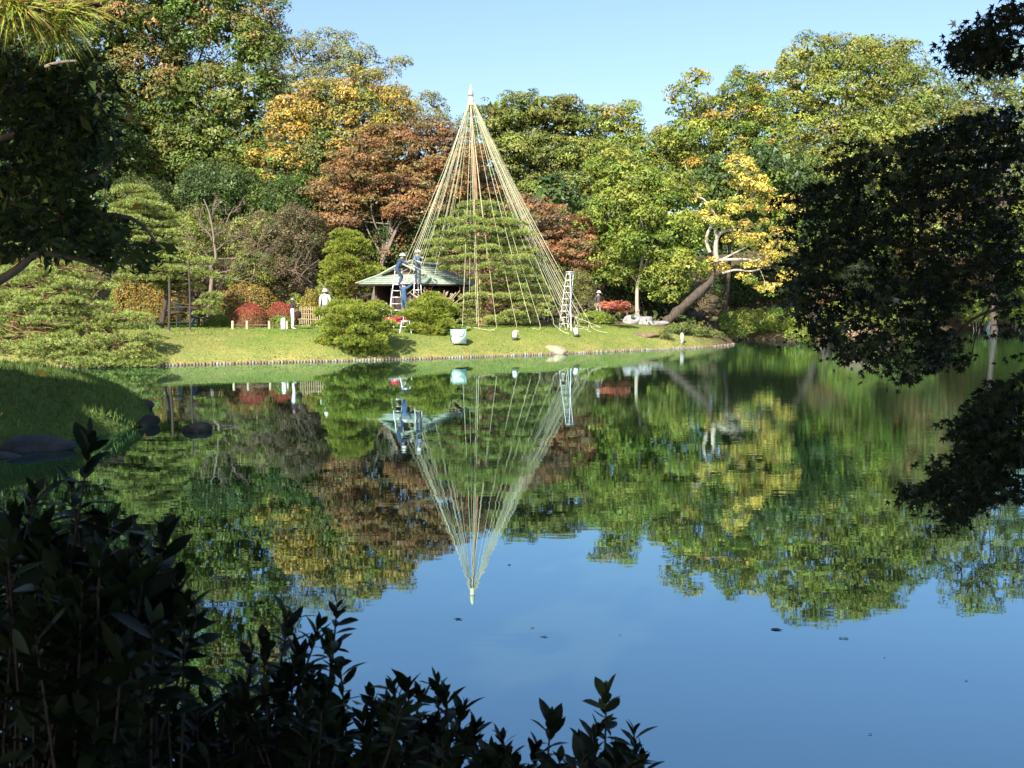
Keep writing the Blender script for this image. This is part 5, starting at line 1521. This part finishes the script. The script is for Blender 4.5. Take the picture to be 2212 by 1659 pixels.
# trees standing behind and beside the camera; their crowns shade the near bank
rng = np.random.default_rng(600)
SHADE = [(0.06, 0.09, 0.025), (0.08, 0.11, 0.03), (0.05, 0.08, 0.02)]
for lb_, (bx, by), blobs in [
    ("tall evergreen behind the camera, its crown over the near shrubs", (-6, -9), [((-6, -8, 9), (5, 5, 3.6)), ((-2, -7, 8.6), (4.5, 4.5, 3.2)), ((1.5, -6, 9), (4.5, 4.5, 3.4))]),
    ("broad evergreen left of the camera, shading the grassy bank", (-17, 6), [((-15.5, 9.5, 8.2), (4.6, 5, 3)), ((-12.5, 3.5, 8.5), (4.5, 4.5, 3.2)), ((-18, 14, 8), (5, 5, 3)), ((-14, 13.5, 10.5), (3.6, 3.6, 2.2)), ((-10.8, 11.6, 8.6), (3.2, 3.8, 2.0))]),
    ("evergreen at the camera's left shoulder", (-8.5, 0.5), [((-8, -1, 8.4), (4, 4, 3)), ((-10, 4.5, 7.8), (3.2, 3.4, 2.6)), ((-6.6, 2.6, 9.6), (2.6, 3, 2.2)), ((-5.5, 7.5, 8.6), (3.6, 3.6, 1.7))]),
]:
    g = np.array([bx, by, GH(bx, by)])
    t = thing("shade_tree", lb_, "tree", g, "shade trees on the near bank")
    mb = MB()
    for c, r in blobs:
        canopy(mb, c, r, int(190 * r[0] * r[1]), .42, SHADE, rng)
    stuff(mb.build("crown", MAT["leaf"], t))
    lb = MB()
    cz = [np.array(b_[0]) for b_ in blobs]
    grow_limbs(lb, g, np.mean(cz, 0) - (0, 0, 1), .3, cz, rng)
    lb.build("trunk", MAT["bark_dark"], t, True)

# ---- Japanese maple hanging in from the right
rng = np.random.default_rng(610)
mt = np.array([5.4, 4.6, GH(5.4, 4.6)])
maple = thing("japanese_maple", "near-black maple branches hanging in from the right, in deep shade", "tree", mt)
M1 = [(1722, 600), (1705, 520), (1712, 440), (1760, 395), (1830, 345), (1880, 300), (1935, 285), (1990, 268), (2060, 262), (2110, 240), (2230, 225), (2230, 780), (2195, 730), (2165, 640), (2110, 628), (2075, 680), (2100, 760), (2112, 782), (2085, 800), (2050, 800),
      (2030, 826), (1985, 832), (1960, 800), (1905, 792), (1850, 765), (1800, 742), (1735, 705), (1715, 660)]
M2 = [(2230, 790), (2190, 815), (2140, 850), (2085, 905), (2100, 925), (2120, 950), (2060, 1005), (1980, 1062), (1995, 1085), (2065, 1075), (2062, 1125), (2090, 1130), (2140, 1100), (2230, 1080)]
M3 = [(2230, -30), (2175, 20), (2130, 60), (2080, 95), (2066, 128), (2100, 148), (2140, 165), (2190, 168), (2230, 165)]
pos, lowset = [], []
for poly, Y0, Y1, num, edge in ((M1, 5.6, 8.2, 12000, 34), (M2, 5.2, 6.6, 3300, 26), (M3, 5.2, 6.6, 1100, 26)):
    pa = np.array(poly)
    k = 0
    while k < num:
        x = rng.uniform(pa[:, 0].min(), pa[:, 0].max(), 4000); y = rng.uniform(pa[:, 1].min(), pa[:, 1].max(), 4000)
        ok = in_poly(x, y, poly)
        dist = edge_dist(x, y, poly)
        hole = 0.5 + 0.5 * np.sin(x * .045 + 1.2) * np.sin(y * .06 + x * .02)
        thin = np.where(poly is M1, np.clip(1.25 - np.maximum(0, y - 560) / 420 * hole * 1.1, .25, 1), 1)
        ok &= rng.uniform(size=4000) < np.clip(.35 + dist / edge, 0, 1) * thin
        for a, c in zip(x[ok][:60], y[ok][:60]):             # a spray of leaves along a drooping twig
            Yc, m = rng.uniform(Y0, Y1), rng.integers(7, 16)
            dx, dy_ = rng.normal(-48, 22), rng.normal(12, 10)
            for s in np.linspace(0, 1, m):
                pos.append(P(a + dx * s + rng.normal() * 9, c + dy_ * s * s + rng.normal() * 5, Yc + rng.normal() * .08)); k += 1
            if k >= num:
                break
pos = np.array(pos)
n = len(pos)
nor = facing_cam(pos) * rng.uniform(.2, 1.2, size=(n, 1)) + rng.normal(size=(n, 3)) * .55 + np.array([0, 0, .5])
ax = rng.normal(size=(n, 3)) * .7 + np.array([-.35, 0, -.75])
F3 = frames(ax, nor)
size = rng.uniform(.055, .085, size=n)
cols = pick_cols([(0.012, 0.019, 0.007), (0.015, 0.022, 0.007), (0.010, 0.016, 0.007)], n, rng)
shapes = [maple_shape(.1), maple_shape(.35), maple_shape(-.1)]
vy = np.array([CY - F * ((p[2] - CAM_Z) * CP + p[1] * SP) / (p[1] * CP - (p[2] - CAM_Z) * SP) for p in pos])
vx = pos[:, 0] / (pos[:, 1] * CP - (pos[:, 2] - CAM_Z) * SP) * F + CX
edge_rank = np.minimum(np.where(in_poly(vx, vy, M1), edge_dist(vx, vy, M1), 999), np.minimum(np.where(in_poly(vx, vy, M2), edge_dist(vx, vy, M2), 999), np.where(in_poly(vx, vy, M3), edge_dist(vx, vy, M3), 999)))
order = np.argsort(edge_rank + np.where(vx > 2205, 500, 0) + (pos[:, 1] - 5) * 6)
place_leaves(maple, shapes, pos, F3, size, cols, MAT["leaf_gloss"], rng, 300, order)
lb = MB()
tp = curve([mt - (0, 0, .3), mt + (-.1, .2, 1.2), mt + (-.3, .6, 2.6), mt + (-.2, .8, 4.5)], 14)
tube(lb, tp, np.linspace(.2, .1, len(tp)), 9, wob=.05, rng=rng)
lb.build("trunk", MAT["bark_dark"], maple, True)
for path, Y, r in [([(2300, 620), (2180, 660), (2100, 690), (2040, 760), (2020, 810)], 6.2, .012), ([(2330, 420), (2150, 430), (2000, 440), (1880, 470), (1760, 520)], 7, .02), ([(2330, 560), (2150, 560), (2000, 600), (1900, 660), (1800, 710)], 6.6, .016), ([(2330, 330), (2150, 320), (2000, 320), (1900, 330)], 6.8, .016),
                   ([(2330, 880), (2230, 930), (2150, 1000), (2060, 1050), (2000, 1072)], 5.9, .012), ([(2300, 820), (2200, 870), (2130, 900)], 5.8, .01), ([(2320, 100), (2200, 100), (2120, 120), (2080, 130)], 5.8, .01), ([(2150, 640), (2110, 720), (2095, 790)], 6.1, .007), ([(2000, 600), (1960, 700), (1950, 790)], 6.5, .008),
                   ([(2150, 1000), (2120, 1060), (2080, 1115)], 5.9, .007)]:
    c = vpath(path, Y, 14)
    lb = MB(); tube(lb, c, np.linspace(r, r * .35, len(c)), 6, wob=.04, rng=rng)
    lb.build("branch", MAT["bark_dark"], maple, True)
lb = MB()
for path, Y in [([(2330, 420)], 7), ([(2330, 560)], 6.6), ([(2330, 330)], 6.8), ([(2330, 880)], 5.9), ([(2320, 100)], 5.8), ([(2300, 620)], 6.2), ([(2300, 820)], 5.8)]:
    e = P(path[0][0], path[0][1], Y)
    a = tp[np.abs(tp[:, 2] - max(1.2, min(e[2] - .4, tp[-1][2]))).argmin()]
    c = curve([a, lerp(a, e, .5) + (0, 0, .15), e], 8)
    tube(lb, c, np.linspace(.05, .018, len(c)), 6)
for e in [(3.2, 1.5, 8), (6, 0, 8.5), (8, 4, 8), (4, 5.5, 7.6), (2, 3.2, 8.4)]:
    a = tp[-1]
    c = curve([a, lerp(a, np.array(e), .5) + (0, 0, .6), np.array(e)], 8)
    tube(lb, c, np.linspace(.09, .02, len(c)), 6)
lb.build("limbs", MAT["bark_dark"], maple, True)
mb = MB()  # unseen upper crown, shaped to keep sun and skylight off the foreground
for c, r in [((4.5, 1.5, 8.4), (4.2, 4.2, 2.2)), ((7.5, 4.5, 8), (3.5, 4, 2.2)), ((1.6, 0.4, 9), (3.4, 3.8, 2)), ((3.4, 4.6, 7.9), (2.6, 2.4, 1.4)), ((4, -3, 9.5), (4, 4, 2.4)), ((3.5, 8.5, 8.4), (4, 2.8, 1.5)), ((-.8, 6.8, 8.6), (3.4, 3.4, 1.6))]:
    canopy(mb, c, r, int(240 * r[0] * r[1]), .34, SHADE, rng)
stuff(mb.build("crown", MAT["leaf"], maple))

# ---- evergreen overhanging from the left
rng = np.random.default_rng(620)
g = np.array([-9.8, 10.5, GH(-9.8, 10.5)])
t = thing("overhanging_evergreen", "dark evergreen branches reaching in from the left over the pines", "tree", g)
E1 = [(-40, 60), (60, 95), (140, 100), (200, 120), (240, 190), (265, 260), (245, 320), (190, 370), (215, 430), (270, 470), (310, 510), (350, 560), (310, 580), (260, 560), (225, 590), (190, 570), (150, 590), (95, 555), (40, 555), (-40, 590)]
pa = np.array(E1); pos = []
while len(pos) < 9500:
    x = rng.uniform(-40, 380, 4000); y = rng.uniform(60, 600, 4000)
    ok = in_poly(x, y, E1)
    dist = edge_dist(x, y, E1)
    lump = .5 + .5 * np.sin(x * .05 + 2 * np.sin(y * .03)) * np.sin(y * .055 + 1)
    ok &= rng.uniform(size=4000) < np.clip(.05 + dist / 150, 0, 1) * (.2 + .8 * lump)
    for a, c in zip(x[ok][:150], y[ok][:150]):
        Yc, m = rng.uniform(10, 14), rng.integers(8, 18)
        dx, dy_ = rng.normal(26, 22), rng.normal(14, 16)
        for s in np.linspace(0, 1, m):
            pos.append(P(a + dx * s + rng.normal() * 6, c + dy_ * s + rng.normal() * 6, Yc + rng.normal() * .1))
pos = np.array(pos[:9500])
mb = MB()
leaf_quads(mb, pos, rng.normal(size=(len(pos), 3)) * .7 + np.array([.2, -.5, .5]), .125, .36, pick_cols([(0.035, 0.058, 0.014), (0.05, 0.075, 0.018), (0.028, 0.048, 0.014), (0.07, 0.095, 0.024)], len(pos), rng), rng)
yl = P(60, 420, 11.5) + rng.normal(size=(60, 3)) * (1.2, .8, 1.0)
leaf_quads(mb, yl, rng.normal(size=(60, 3)) + np.array([0, -1, .6]), .12, .5, pick_cols([(0.5, 0.3, 0.05), (0.4, 0.2, 0.05)], 60, rng), rng)
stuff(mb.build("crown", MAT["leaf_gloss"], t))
lb = MB()
tp = curve([g - (0, 0, .3), g + (.1, .1, 2), g + (.0, .3, 4.5), g + (.3, .2, 7.5)], 14)
tube(lb, tp, np.linspace(.22, .1, len(tp)), 9, wob=.05, rng=rng)
lb.build("trunk", MAT["bark_dark"], t, True)
for path, r in [([(-160, 660), (-40, 625), (40, 580), (82, 548), (170, 560), (240, 590)], .06), ([(82, 548), (110, 530), (220, 545), (330, 535)], .025), ([(-160, 450), (-20, 460), (80, 420), (200, 380), (260, 330)], .05), ([(-160, 300), (0, 300), (120, 250), (230, 200)], .05), ([(-160, 560), (0, 520), (130, 470), (280, 470), (350, 540)], .045), ([(-160, 180), (0, 190), (110, 140), (190, 130)], .04), ([(120, 250), (180, 290), (250, 290)], .02), ([(130, 470), (170, 520), (200, 570)], .02)]:
    c = vpath(path, 11.5, 16)
    mb = MB(); tube(mb, c, np.linspace(r, r * .3, len(c)), 6, wob=.04, rng=rng)
    mb.build("branch", MAT["bark_grey"], t, True)

# ---- pine branch tips in the sun, top left
rng = np.random.default_rng(630)
g = np.array([-4.4, 2.6, GH(-4.4, 2.6)])
t = thing("near_pine", "sunlit pine needle tufts close by in the upper left corner", "pine tree", g)
lb = MB()
tp = curve([g - (0, 0, .3), g + (0, .2, 1.6), g + (.2, .4, 3.4)], 12)
tube(lb, tp, np.linspace(.14, .06, len(tp)), 8, wob=.06, rng=rng)
lb.build("trunk", MAT["bark_red"], t, True)
NEED = [(0.30, 0.33, 0.045), (0.24, 0.29, 0.04), (0.36, 0.36, 0.06), (0.17, 0.24, 0.045)]
for k, (vx_, vy_, Y, rr) in enumerate([(62, 18, 3.5, 1.0), (150, 30, 3.6, 1.0), (100, -30, 3.7, .9), (20, 30, 3.7, .9), (185, 20, 3.7, .7), (130, 62, 3.6, .7), (20, -30, 3.6, .9), (-30, 20, 3.6, 1)]):
    c = P(vx_, vy_, Y)
    a = tp[-1 - (k % 3)]
    lb = MB(); q = curve([a, lerp(a, c, .6) + (0, 0, .12), c + (-.05, 0, .04), c], 10); tube(lb, q, np.linspace(.02, .006, len(q)), 6, wob=.05, rng=rng); br = lb.build("branch", MAT["bark_red"], t, True)
    mb = MB()
    m = int(230 * rr)
    s = rng.uniform(0, 1, size=(m, 1))
    p0 = c + np.array([-.09, 0, .03]) * s + rng.normal(size=(m, 3)) * .006
    d = nrm(rng.normal(size=(m, 3)) + np.array([.35, -.1, -.30]))
    L = rng.uniform(.10, .155, size=(m, 1)) * (.8 + .2 * rr)
    sd_ = nrm(np.cross(d, rng.normal(size=(m, 3)))) * .0016
    p1 = p0 + d * L * .55 + np.array([0, 0, -.004]); p2 = p0 + d * L + np.array([0, 0, -.018])
    v = np.stack([p0 - sd_, p0 + sd_, p1 + sd_, p1 - sd_, p2], 1)
    col = pick_cols(NEED, m, rng); old = rng.uniform(size=m) < .12; col[old] = pick_cols([(0.34, 0.17, 0.06), (0.42, 0.28, 0.12)], int(old.sum()), rng)
    i_ = np.arange(m)[:, None] * 5
    mb.add(v.reshape(-1, 3), i_ + np.array([[0, 1, 2, 3]]), col); mb.add(v.reshape(-1, 3), i_ + np.array([[3, 2, 4]]), col)
    stuff(mb.build("needle_tuft", MAT["needle"], br))

# ---- shrubs along the camera's bank
def near_shrub(label, seed, tips, Y, base_v, leaf_len, fill_poly, n_fill, n_ind, spreadY=.35):
    rng = np.random.default_rng(seed)
    bx = P(base_v, 1500, Y)[0]
    b_ = np.array([bx, Y, GH(bx, Y)])
    t = thing("azalea_shrub", label, "shrub", b_, "dark shrubs along the near bank")
    pts = [(x, y, 0.0, 1.0) for x, y in tips]
    pa = np.array(fill_poly)
    while len(pts) < len(tips) + n_fill:
        x, y = rng.uniform(pa[:, 0].min(), pa[:, 0].max()), rng.uniform(pa[:, 1].min(), pa[:, 1].max())
        if in_poly(np.array([x]), np.array([y]), fill_poly)[0]:
            pts.append((x, y, rng.uniform(-spreadY, spreadY), rng.uniform(.8, 1.05)))
    pos, axs, nors, sizes, depth = [], [], [], [], []
    sb = MB()
    for vx_, vy_, dy, sc_ in pts:
        tip = P(vx_, vy_, Y + dy)
        root = np.array([lerp(b_[0], tip[0], .55) + rng.normal() * .08, lerp(b_[1], tip[1], .7) + rng.normal() * .1, b_[2] - .05])
        mid = lerp(root, tip, .6) + np.array([(b_[0] - tip[0]) * .12, 0, 0]) + rng.normal(size=3) * .035
        st = curve([root, mid, tip], 14)
        tube(sb, st, np.linspace(.006, .002, len(st)), 5, rng=rng)
        sdir = nrm(st[-1] - st[-4] + np.array([0, 0, .02]))
        u = nrm(np.cross(sdir, (0.3, 1, 0.2))); w_ = np.cross(sdir, u)
        nl = int(rng.integers(15, 21) * sc_)
        L = leaf_len * rng.uniform(.85, 1.15)
        for q in range(nl):
            s = (q / nl) ** 1.25
            a = q * 2.399 + rng.normal() * .25
            el = lerp(1.15, .12, min(1, s * 1.5)) + rng.normal() * .18
            out = u * math.cos(a) + w_ * math.sin(a)
            d = out * math.cos(el) + sdir * math.sin(el)
            p = tip - sdir * s * L * 2.1 - sdir * .004
            pos.append(p); axs.append(d); nors.append(sdir * math.cos(el) - out * math.sin(el) + rng.normal(size=3) * .25)
            sizes.append(L * rng.choice([.55, .75, .95, 1.15]) * (.62 if q < 3 else 1)); depth.append(dy + (0 if (vx_, vy_) in tips else 1.0))
    pos, axs, nors, sizes = map(np.array, (pos, axs, nors, sizes))
    F3 = frames(axs, nors)
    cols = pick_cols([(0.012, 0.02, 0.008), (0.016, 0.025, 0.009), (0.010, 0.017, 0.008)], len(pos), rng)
    shapes = [leaf_shape(.40, .12, .25), leaf_shape(.33, .34, .15), leaf_shape(.46, .02, .3), leaf_shape(.38, -.15, .2)]
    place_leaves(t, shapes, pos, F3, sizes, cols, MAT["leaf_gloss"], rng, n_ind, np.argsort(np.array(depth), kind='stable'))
    sb.build("stem", MAT["bark_shade"], t)
    return t
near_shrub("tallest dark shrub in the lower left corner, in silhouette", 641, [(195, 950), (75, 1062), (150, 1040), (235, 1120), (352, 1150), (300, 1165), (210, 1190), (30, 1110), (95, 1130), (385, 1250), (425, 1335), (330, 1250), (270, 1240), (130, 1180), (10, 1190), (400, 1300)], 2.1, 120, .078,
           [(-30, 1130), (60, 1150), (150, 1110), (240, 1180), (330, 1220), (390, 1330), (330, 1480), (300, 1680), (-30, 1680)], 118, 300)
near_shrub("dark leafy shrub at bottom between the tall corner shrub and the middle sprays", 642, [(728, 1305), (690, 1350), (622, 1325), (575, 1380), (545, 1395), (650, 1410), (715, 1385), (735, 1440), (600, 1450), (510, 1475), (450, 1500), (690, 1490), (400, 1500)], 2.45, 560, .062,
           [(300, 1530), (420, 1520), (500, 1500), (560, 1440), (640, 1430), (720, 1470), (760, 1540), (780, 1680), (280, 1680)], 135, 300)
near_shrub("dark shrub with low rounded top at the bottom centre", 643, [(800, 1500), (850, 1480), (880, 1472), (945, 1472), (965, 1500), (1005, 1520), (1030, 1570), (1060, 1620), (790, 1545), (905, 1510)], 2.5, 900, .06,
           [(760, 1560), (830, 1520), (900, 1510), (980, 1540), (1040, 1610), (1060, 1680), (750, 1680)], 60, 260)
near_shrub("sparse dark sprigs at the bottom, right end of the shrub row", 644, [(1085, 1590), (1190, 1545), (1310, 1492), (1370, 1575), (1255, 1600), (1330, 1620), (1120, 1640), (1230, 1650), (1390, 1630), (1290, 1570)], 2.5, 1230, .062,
           [(1030, 1625), (1100, 1625), (1180, 1610), (1280, 1605), (1380, 1620), (1400, 1690), (1020, 1690)], 30, 260)
